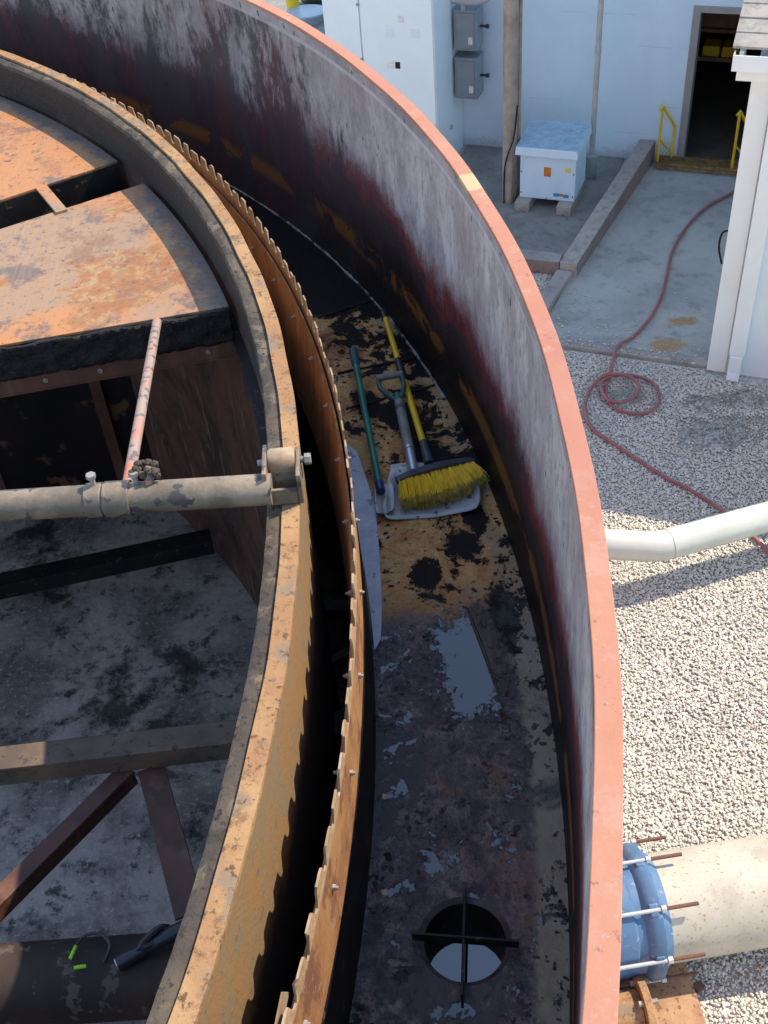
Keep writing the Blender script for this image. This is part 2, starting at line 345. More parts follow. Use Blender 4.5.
M = dict(
    wall_in=wall_inner_mat(), rim=None, ring=rust_ring_mat('ring_flange_rust', (.38, .215, .095), (.30, .15, .065), (.22, .15, .095)),
    grout=rust_ring_mat('sandy_grime', (.095, .068, .045), (.048, .036, .027), (.15, .11, .07), .9),
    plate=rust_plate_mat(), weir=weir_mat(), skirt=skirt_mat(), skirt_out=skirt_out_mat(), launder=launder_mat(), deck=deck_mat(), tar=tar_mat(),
    tfloor=tank_floor_mat(), slab=slab_mat(), bed=gravel_ground_mat(), stone=stone_mat(), block=painted_block_mat(), cream=pipe_speckle_mat(), water=glossy_water(),
    blackwall=simple('black_bulkhead', (.016, .012, .011), (.008, .007, .007), 2, .6, spec=.2, spots=(.12, .065, .035), spot_amt=.56, spot_sc=3.2),  # near-black sheet with scattered rusty spots
    lip=simple('drain_lip', (.10, .075, .08), (.03, .024, .028), 12, .4, spots=(.14, .10, .09)),
    bead=simple('caulk_bead', (.40, .36, .31), (.20, .17, .15), 9, .7, spots=(.04, .035, .035), spot_amt=.52, spot_sc=9),
    chord=simple('grimy_chord', (.060, .036, .027), (.032, .022, .018), 3, .7, spec=.25, bs=.5, spots=(.10, .07, .055), spot_amt=.58, spot_sc=14),
    dark=simple('dark_steel', (.022, .018, .016), (.010, .009, .009), 5, .55, spec=.25, spots=(.10, .055, .035)),
    brown=simple('brown_oxide_steel', (.13, .045, .028), (.065, .026, .018), 4, .6, streak=(.16, .07, .045)),
    pipe=simple('greasy_pipe', (.27, .205, .14), (.13, .10, .07), 7, .55, bs=.5, spots=(.06, .05, .045), spot_amt=.56, spot_sc=20),
    rod=simple('rod_rust_paint', (.42, .15, .10), (.30, .22, .18), 5, .6, spots=(.12, .10, .09), spot_amt=.56, spot_sc=30),
    bolt=simple('zinc_bolt', (.36, .33, .29), (.20, .165, .135), 20, .55, .2),
    rustbolt=simple('rusty_stud', (.17, .07, .045), (.10, .045, .03), 20, .8),
    legpaint=simple('grey_primer', (.36, .33, .35), (.22, .19, .21), 5, .7, spots=(.07, .05, .055)),
    extpaint=simple('tank_outside_paint', (.42, .17, .13), (.34, .13, .10), 2, .6),
    tooth=simple('weathered_zinc', (.38, .29, .20), (.28, .17, .09), 12, .6),
    orangebeam=simple('orange_rust_beam', (.17, .11, .07), (.09, .065, .048), 6, .75, bs=.5, spots=(.06, .045, .035), spot_amt=.6),
    patch=simple('lilac_sky_sheen', (.34, .31, .36), (.22, .195, .25), 7, .25, bs=.08, spots=(.05, .04, .075), spot_amt=.60, spot_sc=14, spec=.8),
    yellow=simple('yellow_handle', (.88, .55, .02), (.72, .42, .02), 8, .35, bs=.05, spots=(.25, .18, .04), spot_amt=.66),
    bristle=simple('yellow_bristle', (1.0, .66, .02), (.85, .52, .02), 30, .55, bs=.1),
    bristletip=simple('dirty_bristle_tip', (.50, .36, .04), (.22, .15, .03), 40, .7, bs=.1),
    black=simple('black_plastic', (.025, .026, .03), (.015, .015, .017), 8, .4, bs=.1),
    greyplastic=simple('broom_block_plastic', (.055, .07, .085), (.035, .045, .055), 8, .45, bs=.1),
    green=simple('green_fibreglass', (.012, .20, .14), (.01, .14, .105), 10, .35, bs=.1, spots=(.06, .12, .10), spot_amt=.66),
    teal=simple('teal_grip', (.03, .13, .14), (.02, .09, .10), 10, .5, bs=.1),
    greyshaft=simple('grey_shaft', (.26, .26, .245), (.17, .17, .165), 10, .5, bs=.2),
    alu=simple('scuffed_aluminium', (.52, .58, .66), (.38, .42, .47), 8, .35, .6, bs=.1),
    blade=simple('worn_blade', (.48, .49, .49), (.32, .33, .34), 4, .42, .25, bs=.2, spots=(.11, .10, .10), spot_amt=.60),
    bluecap=simple('navy_ferrule', (.02, .04, .13), (.02, .03, .09), 10, .4),
    cab=simple('enclosure_paint', (.74, .84, .86), (.70, .80, .83), 1.5, .4, bs=.04),
    meter=simple('meter_box_grey', (.24, .29, .32), (.20, .25, .28), 4, .45, bs=.05),
    box=simple('transformer_paint', (.54, .71, .83), (.49, .66, .79), 2, .45, bs=.06, spots=(.42, .40, .36), spot_amt=.70),
    boxlid=simple('transformer_lid_paint', (.33, .50, .62), (.25, .38, .47), 9, .5, bs=.15, spots=(.20, .25, .25), spot_amt=.62, spot_sc=22),
    wood=simple('grey_pole_wood', (.36, .30, .245), (.25, .21, .175), 5, .8, bs=.6, streak=(.13, .11, .095)),
    galv=simple('galvanised_pipe', (.46, .47, .46), (.36, .365, .36), 6, .5, .2, bs=.08),
    curb=concrete_mat('old_curb_concrete', (.40, .36, .315), (.29, .26, .235)),
    curbside=concrete_mat('stained_curb_side', (.25, .21, .19), (.24, .16, .145)),
    pad=concrete_mat('pad_concrete', (.26, .25, .225), (.18, .175, .16)),
    white=simple('white_trim_paint', (.80, .86, .84), (.76, .82, .80), 2, .5, bs=.05),
    siding=simple('white_wall_paint', (.78, .83, .82), (.74, .79, .78), 1, .6, bs=.08),
    gutter=simple('gutter_green_white', (.60, .70, .66), (.42, .55, .50), 9, .45, spots=(.12, .28, .20), spot_amt=.62),
    shingle=concrete_mat('grey_shingle', (.36, .33, .29), (.27, .25, .23), 5),
    jamb=simple('grey_door_frame', (.30, .30, .29), (.24, .24, .235), 3, .5, bs=.1),
    inside=simple('dim_interior', (.10, .10, .10), (.07, .07, .065), 1, .8),
    insidefloor=simple('dirty_interior_floor', (.17, .15, .10), (.10, .10, .085), 2, .7),
    safety=simple('safety_yellow', (.80, .56, .02), (.70, .46, .02), 6, .45, spots=(.30, .16, .04), spot_amt=.66),
    grate=simple('rusty_grating', (.34, .26, .08), (.16, .09, .05), 14, .6),
    hose=simple('red_rubber_hose', (.36, .12, .115), (.28, .09, .09), 6, .55, bs=.15),
    bluepaint=simple('blue_coupling_paint', (.075, .165, .28), (.055, .125, .22), 4, .45, bs=.12, spots=(.20, .26, .32), spot_amt=.62),
    lightpipe=simple('light_grey_pipe', (.56, .56, .48), (.49, .49, .42), 3, .38, bs=.05),
    rustflange=simple('rusty_flange_plate', (.42, .25, .13), (.32, .17, .09), 6, .85, bs=.6, spots=(.20, .09, .05), spot_amt=.58),
    orangesticker=simple('orange_sticker', (.60, .22, .03), (.45, .13, .03), 30, .6),
    yellowsticker=simple('yellow_sticker', (.82, .60, .10), (.75, .52, .08), 30, .6),
    bluesticker=simple('blue_sticker', (.05, .25, .48), (.04, .2, .4), 30, .5),
    whitesticker=simple('white_sticker', (.8, .8, .78), None, 30, .5),
    limecable=simple('lime_cable_end', (.35, .75, .03), None, 30, .5),
    paleblue=simple('pale_blue_tub', (.38, .46, .52), (.32, .40, .46), 3, .4),
    crate_wood=simple('pallet_wood', (.25, .17, .10), (.17, .12, .07), 6, .8),
)
def rim_mat():
    t = NT('salmon_primer'); n = t.noise(1.7, 5, .65); f = t.noise(60, 5, .75); p = t.noise(14, 4, .65, off=(6, 2, 0))
    c = t.mix(t.ss(n, .36, .62), (.38, .135, .08), (.41, .17, .10))
    c = t.mix(t.ss(t.noise(3.5, 6, .7, off=(3, 3, 0)), .58, .66), c, (.50, .29, .19))
    g = t.sep(t.co('Object')); far = t.ss(g[1], .3, 2.6)
    c = t.mix(t.math('MULTIPLY', far, .6), c, (.50, .22, .11))
    c = t.mix(t.ss(t.noise(22, 7, .8, off=(6, 2, 4)), .60, .63), c, (.20, .075, .05)); c = t.mix(t.math('MULTIPLY', t.ss(t.noise(5, 8, .78, off=(1, 6, 0)), .51, .60), .5), c, (.43, .23, .165)); c = t.mix(t.ss(t.noise(30, 5, .8, off=(1, 2, 0)), .64, .68), c, (.33, .26, .22)); c = t.mix(t.math('MULTIPLY', t.ss(t.noise(.8, 4, .6, off=(5, 2, 0)), .48, .62), .45), c, (.36, .13, .085))
    c = t.mix(t.math('MULTIPLY', t.ss(f, .62, .72), .35), c, (.35, .13, .10))
    q = at(470, 182, 0); gv = t.node('ShaderNodeVectorMath', operation='DISTANCE'); t.l.new(t.co('Object'), gv.inputs[0]); gv.inputs[1].default_value = (q.x - CX, q.y - CY, 0)
    c = t.mix(t.ss(t.math('ADD', gv.outputs['Value'], t.math('MULTIPLY', t.math('SUBTRACT', f, .5), .05)), .05, .07, 1, 0), c, (.50, .33, .17))
    return t.done(c, .62, 0, f, .25, .003)
M['rim'] = rim_mat()
M['launder'].node_tree.nodes['Principled BSDF'].inputs['IOR'].default_value = 1.5; M['water'].node_tree.nodes['Principled BSDF'].inputs['IOR'].default_value = 1.7

# ------------------------------------------------------------------ mesh helpers
class MB:
    def __init__(s): s.v = []; s.f = []; s.uv = {}; s.mi = []
    def add(s, vs, fs, uvs=None, mi=0):
        b = len(s.v); s.v += [tuple(v) for v in vs]
        for i, f in enumerate(fs):
            s.f.append([b + k for k in f]); s.mi.append(mi)
            if uvs: s.uv[len(s.f) - 1] = [uvs[k] for k in f]
    def box(s, o, ax, ay, az, mi=0):          # corner o and three edge vectors
        o, ax, ay, az = map(Vector, (o, ax, ay, az))
        if ax.cross(ay).dot(az) < 0: o = o + ax; ax = -ax
        v = [o, o + ax, o + ax + ay, o + ay]; v += [p + az for p in v]
        s.add(v, [(0, 3, 2, 1), (4, 5, 6, 7), (0, 1, 5, 4), (1, 2, 6, 5), (2, 3, 7, 6), (3, 0, 4, 7)], mi=mi)
    def cbox(s, c, sx, sy, sz, a=0, mi=0):     # centre of base, sizes, turned about z
        x = Vector((math.cos(a), math.sin(a), 0)); y = Vector((-math.sin(a), math.cos(a), 0)); c = Vector(c)
        s.box(c - x * sx / 2 - y * sy / 2, x * sx, y * sy, Vector((0, 0, sz)), mi)
    def bar(s, p, q, w, h, up=(0, 0, 1), mi=0):
        p, q = Vector(p), Vector(q); d = (q - p).normalized(); u = Vector(up); sd = d.cross(u).normalized(); u = sd.cross(d)
        s.box(p - sd * w / 2 - u * h / 2, q - p, sd * w, u * h, mi)
    def tube(s, pts, r, n=12, cap=True, closed=False, mi=0):
        pts = [Vector(p) for p in pts]; N = len(pts); rr = r if isinstance(r, (list, tuple)) else [r] * N
        base = len(s.v); prev = None
        for i, p in enumerate(pts):
            a = pts[(i - 1) % N] if (closed or i > 0) else p; b = pts[(i + 1) % N] if (closed or i < N - 1) else p
            t = (b - a).normalized()
            if prev is None:
                e = Vector((0, 0, 1)) if abs(t.z) < .9 else Vector((1, 0, 0)); x = t.cross(e).normalized()
            else: x = (prev - t * prev.dot(t)).normalized()
            prev = x; y = t.cross(x)
            for k in range(n):
                A = 2 * PI * k / n; s.v.append(tuple(p + (x * math.cos(A) + y * math.sin(A)) * rr[i]))
        for i in range(N if closed else N - 1):
            j = (i + 1) % N
            for k in range(n):
                l = (k + 1) % n; s.f.append([base + i * n + k, base + i * n + l, base + j * n + l, base + j * n + k]); s.mi.append(mi)
        if cap and not closed:
            s.f.append([base + k for k in range(n)][::-1]); s.mi.append(mi)
            s.f.append([base + (N - 1) * n + k for k in range(n)]); s.mi.append(mi)
    def lathe(s, prof, a0=0, a1=360, n=320, closed=True, mi=0, centre=(CX, CY), wob=None):
        # prof: (r, z) pairs relative to the rim; UV = (arc length, z)
        full = a1 - a0 >= 359.9; m_ = n if full else n + 1; P = len(prof); vs = []; 
        for i in range(m_):
            A = R(a0 + (a1 - a0) * i / n); w = wob(A) if wob else 0
            for r, z in prof: vs.append((centre[0] + (r + w) * math.cos(A), centre[1] + (r + w) * math.sin(A), ZR + z))
        b = len(s.v); s.v += vs
        for i in range(n):
            j = (i + 1) % m_
            for k in range(P if closed else P - 1):
                l = (k + 1) % P
                s.f.append([b + i * P + k, b + j * P + k, b + j * P + l, b + i * P + l]); s.mi.append(mi)
                A0 = R(a0 + (a1 - a0) * i / n); A1 = R(a0 + (a1 - a0) * (i + 1) / n)
                if A0 > PI: A0 -= 2 * PI; A1 -= 2 * PI
                rk, rl = prof[k], prof[l]
                if abs(rk[1] - rl[1]) < 1e-6: u = [(A0 * 5.7, rk[0]), (A1 * 5.7, rk[0]), (A1 * 5.7, rl[0]), (A0 * 5.7, rl[0])]
                else: u = [(A0 * 5.955, rk[1]), (A1 * 5.955, rk[1]), (A1 * 5.955, rl[1]), (A0 * 5.955, rl[1])]
                s.uv[len(s.f) - 1] = u
        if closed and not full:
            s.f.append([b + k for k in range(P)]); s.mi.append(mi)
            s.f.append([b + n * P + k for k in range(P)][::-1]); s.mi.append(mi)
    def build(s, name, mats, parent=None, origin=None, smooth=False, bevel=0, seg=2):
        me = bpy.data.meshes.new(name); o0 = Vector(origin) if origin is not None else Vector((0, 0, 0))
        me.from_pydata([tuple(Vector(v) - o0) for v in s.v], [], s.f)
        for m_ in (mats if isinstance(mats, (list, tuple)) else [mats]): me.materials.append(M[m_] if isinstance(m_, str) else m_)
        me.polygons.foreach_set('material_index', s.mi)
        if s.uv:
            l = me.uv_layers.new(name='UVMap')
            for fi, u in s.uv.items():
                p = me.polygons[fi]
                for k, li in enumerate(p.loop_indices): l.data[li].uv = u[k]
        bm = bmesh.new(); bm.from_mesh(me); bmesh.ops.recalc_face_normals(bm, faces=bm.faces); bm.to_mesh(me); bm.free()
        if smooth:
            for p in me.polygons: p.use_smooth = True
            try: me.set_sharp_from_angle(angle=R(38))
            except Exception: pass
        me.update()
        ob = bpy.data.objects.new(name, me); COL.objects.link(ob)
        if parent is not None:
            ob.parent = parent; pw = WP.get(parent.name, Vector((0, 0, 0))); ob.location = o0 - pw
        else: ob.location = o0
        WP[ob.name] = o0
        if bevel:
            b = ob.modifiers.new('bevel', 'BEVEL'); b.width = bevel; b.segments = seg; b.limit_method = 'ANGLE'; b.angle_limit = R(40)
        return ob
WP = {}
def thing(name, label, cat, loc, group=None):
    o = bpy.data.objects.new(name, None); COL.objects.link(o); o.location = loc; o.empty_display_size = .2
    o['label'] = label; o['category'] = cat; WP[o.name] = Vector(loc)
    if group: o['group'] = group
    return o
def tag(o, label, cat, group=None):
    o['label'] = label; o['category'] = cat
    if group: o['group'] = group
    return o
def struct(o): o['kind'] = 'structure'; return o
def C0(z=0): return Vector((CX, CY, ZR + z))
def spline(pts, n=8):
    pts = [Vector(p) for p in pts]; out = []
    for i in range(len(pts) - 1):
        p0 = pts[max(i - 1, 0)]; p1 = pts[i]; p2 = pts[i + 1]; p3 = pts[min(i + 2, len(pts) - 1)]
        for k in range(n):
            t = k / n
            out.append(.5 * ((2 * p1) + (p2 - p0) * t + (2 * p0 - 5 * p1 + 4 * p2 - p3) * t * t + (3 * p1 - p0 - 3 * p2 + p3) * t ** 3))
    out.append(pts[-1]); return out

# ================================================================== THE STEEL TANK
tank = thing('steel_tank', 'big round open steel tank with salmon rim, stained inner wall and rusty rings', 'tank', (CX, CY, 0))
W_OUT, W_IN = 6.0, 5.955
b = MB(); b.lathe([(W_IN, -.016), (W_IN, -1.11), (5.965, -1.11), (5.965, -.016)], n=480)
ow = b.build('outer_wall', 'wall_in', tank, C0(), True)
b = MB(); b.lathe([(5.965, -1.115), (5.965, -5.66), (5.975, -5.66), (5.975, -.016), (5.966, -.016)], n=360)
b.build('outer_shell', 'extpaint', tank, C0(), True)
def wob(A): return .0012 * math.sin(A * 31) + .0010 * math.sin(A * 67 + 1)
b = MB(); b.lathe([(5.950, -.001), (5.9515, 0), (5.9985, 0), (6.0, -.002), (6.0, -.013), (5.950, -.013)], n=720, wob=wob)
b.build('rim_flange', 'rim', ow, C0(), False)
b = MB(); b.lathe([(5.9505, -.014), (5.9545, -.014), (5.9545, -.050), (5.9505, -.050)], n=480)
b.build('rim_angle', 'legpaint', ow, C0(), False)
# launder (the walkway-like trough between the wall and the weir) with its round drain hole
HOLE = at(465, 940, -1.083); HR = .105
def launder():
    bm = bmesh.new(); n = 480; z = -1.083
    ri, ro = 5.427, 5.955; cnt = 4
    rs = [ri + (ro - ri) * k / cnt for k in range(cnt + 1)]
    a_h = math.atan2(HOLE.y - CY, HOLE.x - CX)
    da = R(2.2)
    # everything except the sector of the hole
    grid = {}
    N = 440; a0 = a_h + da; a1 = a_h - da + 2 * PI
    for i in range(N + 1):
        A = a0 + (a1 - a0) * i / N
        for k, r in enumerate(rs): grid[i, k] = bm.verts.new((r * math.cos(A), r * math.sin(A), z))
    for i in range(N):
        for k in range(cnt): bm.faces.new((grid[i, k], grid[i, k + 1], grid[i + 1, k + 1], grid[i + 1, k]))
    # hole sector: ring between boundary loop and circle
    per = []
    m_ = 16
    def P(r, A): return Vector((r * math.cos(A), r * math.sin(A), z))
    A_lo, A_hi = a_h - da, a_h + da
    for i in range(m_): per.append(P(ri, A_lo + (A_hi - A_lo) * i / m_))
    for i in range(m_): per.append(P(ri + (ro - ri) * i / m_, A_hi))
    for i in range(m_): per.append(P(ro, A_hi - (A_hi - A_lo) * i / m_))
    for i in range(m_): per.append(P(ro - (ro - ri) * i / m_, A_lo))
    c = Vector((HOLE.x - CX, HOLE.y - CY, z))
    vo = [bm.verts.new(p) for p in per]
    vi = []; vj = []
    for p in per:
        d = (p - c); d.z = 0; d.normalize()
        vj.append(bm.verts.new(c + d * (HR + .014))); vi.append(bm.verts.new(c + d * HR - Vector((0, 0, .010))))
    L = len(per)
    for i in range(L):
        j = (i + 1) % L
        bm.faces.new((vo[i], vo[j], vj[j], vj[i])); bm.faces.new((vj[i], vj[j], vi[j], vi[i])).material_index = 1
    uvl = bm.loops.layers.uv.new('UVMap')
    for f in bm.faces:
        for l in f.loops:
            p = l.vert.co; A = math.atan2(p.y, p.x)
            l[uvl].uv = (A * 5.7, math.hypot(p.x, p.y))
    for f in bm.faces:
        if f.normal.z < 0: f.normal_flip()
        # atan2 seam lies on the hidden side
    me = bpy.data.meshes.new('launder_floor'); bm.to_mesh(me); bm.free(); me.materials.append(M['launder']); me.materials.append(M['lip'])
    o = bpy.data.objects.new('launder_floor', me); COL.objects.link(o); o.parent = tank; o.location = (0, 0, ZR); WP[o.name] = C0()
    return o
lf = launder()
b = MB(); pts = [HOLE + Vector((math.cos(2 * PI * k / 48) * HR, math.sin(2 * PI * k / 48) * HR, 0)) for k in range(48)]
vs = [p + Vector((0, 0, -.012)) for p in pts] + [p + Vector((0, 0, -.36)) for p in pts] + [HOLE + (p - HOLE) * 1.06 + Vector((0, 0, -.36)) for p in pts] + [HOLE + (p - HOLE) * 1.06 + Vector((0, 0, -.012)) for p in pts]
fs = []
for q in range(4):
    for k in range(48): fs.append((q * 48 + k, q * 48 + (k + 1) % 48, ((q + 1) % 4) * 48 + (k + 1) % 48, ((q + 1) % 4) * 48 + k))
b.add(vs, fs); dp = b.build('drain_pipe', 'dark', lf, HOLE)
b = MB(); b.add([HOLE + Vector((math.cos(2 * PI * k / 48) * HR * .995, math.sin(2 * PI * k / 48) * HR * .995, -.115)) for k in range(48)], [tuple(range(48))])
b.build('drain_water', 'water', lf, HOLE)
b = MB()
p0, p1 = at(412, 936, -1.06), at(519, 944, -1.06)
b.bar(p0, p1, .006, .034)
b.build('drain_crossbar', 'dark', lf, HOLE, bevel=.001)
b = MB(); b.bar(at(465, 892, -1.062), at(462, 998, -1.062), .007, .034); b.build('drain_crossbar', 'dark', lf, HOLE, bevel=.001)
# weld seams across the launder
for (x0, y0), (x1, y1) in (((338, 373), (420, 357)), ((346, 409), (436, 385)), ((318, 318), (371, 300))):
    p, q = at(x0, y0, -1.081), at(x1, y1, -1.081)
    P_ = [p.lerp(q, k / 14) + Vector((random.uniform(-.004, .004), random.uniform(-.004, .004), 0)) for k in range(15)]
    b = MB(); b.tube(P_, [random.uniform(.005, .009) for _ in P_], 8); b.build('weld_seam', 'dark', lf, p, True)
b = MB(); b.tube([pol(5.947 + random.uniform(-.002, .002), 13 + k * .25, -1.080) for k in range(150)], [random.uniform(.0035, .0075) for _ in range(150)], 7); b.build('caulk_bead', 'bead', lf, pol(5.947, 30, -1.08), True)
# sheet against the weir wall in the trough, sky sheen painted into its lilac
b = MB(); zt = -1.077
pl = [pol(5.434, a, zt) for a in (.2, 2, 4, 6, 8, 10, 12, 13.2)]
outl = [at(x, y, zt) for x, y in ((357, 452), (366, 478), (376, 510), (380, 560), (382, 610), (381, 640))]
vs = pl + outl; n_ = len(vs); vs2 = [v + Vector((0, 0, .004)) for v in vs]
b.add(vs + vs2, [tuple(range(n_))[::-1], tuple(range(n_, 2 * n_))] + [(k, (k + 1) % n_, n_ + (k + 1) % n_, n_ + k) for k in range(n_)])
b.build('patch_sheet', 'patch', lf, pl[0])
# inner wall of the launder, weir strip and its bolts
b = MB(); b.lathe([(5.402, -.535), (5.409, -.535), (5.372, -.98), (5.365, -.98)], n=480)
lw = b.build('launder_wall', 'plate', tank, C0(), True)
b = MB(); b.lathe([(5.4105, -.70), (5.425, -.80), (5.430, -1.3), (5.4105, -1.3)], n=480)  # lower outside of the wall, coloured dark for the rim's shadow
b.build('launder_shade_shell', 'dark', lw, C0(), True)
def weir():
    r0, r1 = 5.4155, 5.4205; pitch = .0955; n = int(2 * PI * 5.42 / pitch); b = MB()
    prof = [(0, 0), (.30, .0), (.42, -.002), (.50, -.010), (.56, -.034), (.66, -.047), (.78, -.047), (.86, -.030), (.94, -.006)]
    pts = []
    for i in range(n):
        dz = random.uniform(-.006, .004); dr = random.uniform(-.005, .004); wd_ = random.uniform(.86, 1.16); dp_ = random.uniform(.75, 1.25); sh_ = random.uniform(-.05, .05)
        for k, (a, z) in enumerate(prof): pts.append(((i + (a if a in (0,) else min(.97, .02 + sh_ * (a > .2) + a * (wd_ if a < .5 else 1)))) * pitch, -.446 + z * dp_ + dz * (z > -.03) + random.uniform(-.0025, .0015), dr if z > -.03 else dr * .3))
    L = len(pts); tot = n * pitch; vs = []; zm, zb = -.515, -.86
    for s_, z, dr in pts:
        A = s_ / tot * 2 * PI; c, s2 = math.cos(A), math.sin(A)
        for r, zz in ((r0 + dr, z), (r1 + dr, z), (r1, zm), (r1, zb), (r0, zb), (r0, zm)): vs.append((CX + r * c, CY + r * s2, ZR + zz))
    b.v = vs
    for i in range(L):
        j = (i + 1) % L
        A0 = pts[i][0] / tot * 2 * PI; A1 = (pts[j][0] if j else tot) / tot * 2 * PI
        if A0 > PI: A0 -= 2 * PI; A1 -= 2 * PI
        z = lambda q, w: (pts[q][1], pts[q][1], zm, zb, zb, zm)[w]
        for k in range(6):
            l = (k + 1) % 6
            b.f.append([i * 6 + k, j * 6 + k, j * 6 + l, i * 6 + l]); b.mi.append(1 if k == 0 else 0)
            b.uv[len(b.f) - 1] = [(A0 * 5.42, z(i, k)), (A1 * 5.42, z(j, k)), (A1 * 5.42, z(j, l)), (A0 * 5.42, z(i, l))]
    return b.build('weir_plate', ['weir', 'tooth'], tank, C0(), True)
wp = weir()
nb = 0
for k in range(-8, 32):
    a = k * 3.13 + 1.3; c = pol(5.4225, a, -.60); d = Vector((math.cos(R(a)), math.sin(R(a)), 0)); b = MB()
    b.tube([c - d * .034, c - d * .0205], .008, 6)
    b.tube([c - d * .042, c - d * .034], .004, 8)
    b.tube([c - d * .003, c + d * .005], .008, 6); b.tube([c + d * .005, c + d * .011], .004, 8)
    b.build('bolt', 'bolt', wp, c); nb += 1
# loose bent strip behind the weir
b = MB(); q0, q1 = pol(5.395, -18.2, -.62), pol(5.402, -14.4, -.455)
b.bar(q0, q1, .004, .05); b.build('bent_strip', 'tooth', wp, q0)
# struts bridging the gap
for (xa, ya), (xb, yb), h in (((296, 612), (358, 607), .05), ((304, 676), (357, 648), .03), ((310, 738), (356, 724), .09), ((290, 905), (340, 903), .05)):
    b = MB(); b.bar(at(xa, ya, -1.35), at(xb, yb, -1.35), h, h * .8); b.build('gap_strut', 'dark', tank, at(xa, ya, -1.35))
# the inner ring
RO_, RI_ = 5.28, 5.20
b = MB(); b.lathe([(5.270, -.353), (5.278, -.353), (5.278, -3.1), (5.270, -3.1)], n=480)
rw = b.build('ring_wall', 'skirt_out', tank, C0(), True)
b = MB(); b.lathe([(5.188, -.372), (5.196, -.372), (5.196, -3.1), (5.188, -3.1)], n=480)
b.build('ring_inner_wall', 'skirt', tank, C0(), True)
def wob2(A): return .0016 * math.sin(A * 43) + .0012 * math.sin(A * 91)
b = MB(); b.lathe([(5.236, -.340), (5.283, -.340), (5.284, -.352), (5.236, -.352)], n=720, wob=wob2)
b.build('ring_flange', 'ring', rw, C0())
b = MB()
def grout():
    n = 900; vs = []; b = MB()
    prof = [(5.188, -.372), (5.192, -.357), (5.206, -.350), (5.222, -.351), (5.2355, -.352), (5.2355, -.372)]
    for i in range(n):
        A = 2 * PI * i / n
        for k, (r, z) in enumerate(prof):
            j = (random.uniform(-.0016, .0016) + .0012 * math.sin(i * .37 + k)) if 0 < k < 4 else 0
            vs.append((CX + (r + j) * math.cos(A), CY + (r + j) * math.sin(A), ZR + z + j * .8))
    b.v = vs; P_ = len(prof)
    for i in range(n):
        for k in range(P_):
            b.f.append([i * P_ + k, ((i + 1) % n) * P_ + k, ((i + 1) % n) * P_ + (k + 1) % P_, i * P_ + (k + 1) % P_]); b.mi.append(0)
    return b.build('ring_ledge', 'grout', rw, C0(), True)
grout()
# stiffening angle round the inside of the ring
b = MB(); b.lathe([(5.150, -.655), (5.187, -.655), (5.187, -.663), (5.150, -.663)], n=320)
b.build('ring_stiffener', 'dark', tank, C0())
# floor of the tank
b = MB(); b.lathe([(.01, -3.1), (5.96, -3.1)], n=96, closed=False); b.build('tank_floor', 'tfloor', tank, C0(-3.1))

# ================================================================== covered deck box over the tank
deck = thing('deck_box', 'rust-orange sheet metal deck box with a dark slot and tarred front edge', 'deck', C0(-.48))
RP = 5.165
def arc_pts(p, q, n=14):
    a0 = math.atan2(p.y - CY, p.x - CX); a1 = math.atan2(q.y - CY, q.x - CX)
    return [Vector((CX + RP * math.cos(a0 + (a1 - a0) * k / n), CY + RP * math.sin(a0 + (a1 - a0) * k / n), p.z)) for k in range(n + 1)]
def hit_arc(p, q):                             # extend line pq until the arc
    d = (q - p).normalized(); e = p - C0(); e.z = 0; bb = e.dot(d); cc = e.length_squared - RP * RP
    return p + d * (-bb + math.sqrt(bb * bb - cc))
zd = -.53
f0, f1 = at(0, 345, zd), at(235, 305, zd); s0, s1 = at(0, 229, zd), at(160, 178, zd); u0, u1 = at(0, 200, zd), at(150, 150, zd)
def ext(p, q, k): return p + (p - q).normalized() * k
fr = hit_arc(f0, f1); sr = hit_arc(s0, s1); ur = hit_arc(u0, u1)
fl_, sl, ul = ext(f0, f1, 2.6), ext(s0, s1, 2.3), ext(u0, u1, 2.3)
def prism(b, top, h):
    n = len(top); lo = [v - Vector((0, 0, h)) for v in top]
    b.add(list(top) + lo, [tuple(range(n)), tuple(range(n, 2 * n))[::-1]] + [(k, (k + 1) % n, n + (k + 1) % n, n + k) for k in range(n)])
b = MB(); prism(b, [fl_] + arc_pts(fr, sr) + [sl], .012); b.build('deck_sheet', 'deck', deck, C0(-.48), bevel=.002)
far_r = pol(RP, 96, zd); far_l = pol(1.6, 96, zd)
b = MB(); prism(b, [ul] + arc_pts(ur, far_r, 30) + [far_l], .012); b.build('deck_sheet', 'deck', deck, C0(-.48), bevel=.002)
dz_ = Vector((0, 0, 1))
b = MB()
for p, q, h in ((sl, sr, .16), (ul, ur, .16)): b.bar(p - dz_ * (.013 + h / 2), q - dz_ * (.013 + h / 2), .008, h)
b.build('slot_side', 'dark', deck, C0(-.6))
mid = sl.lerp(ul, .5) - dz_ * .178; mid2 = sr.lerp(ur, .5) - dz_ * .178
b = MB(); b.bar(mid, mid2 - (mid2 - mid).normalized() * .05, .34, .01); b.build('slot_bottom', 'tar', deck, C0(-.6))
b = MB(); b.bar(at(41, 187, zd + .006), at(62, 212, zd + .006), .05, .012); b.build('slot_tie', 'deck', deck, C0(-.48))
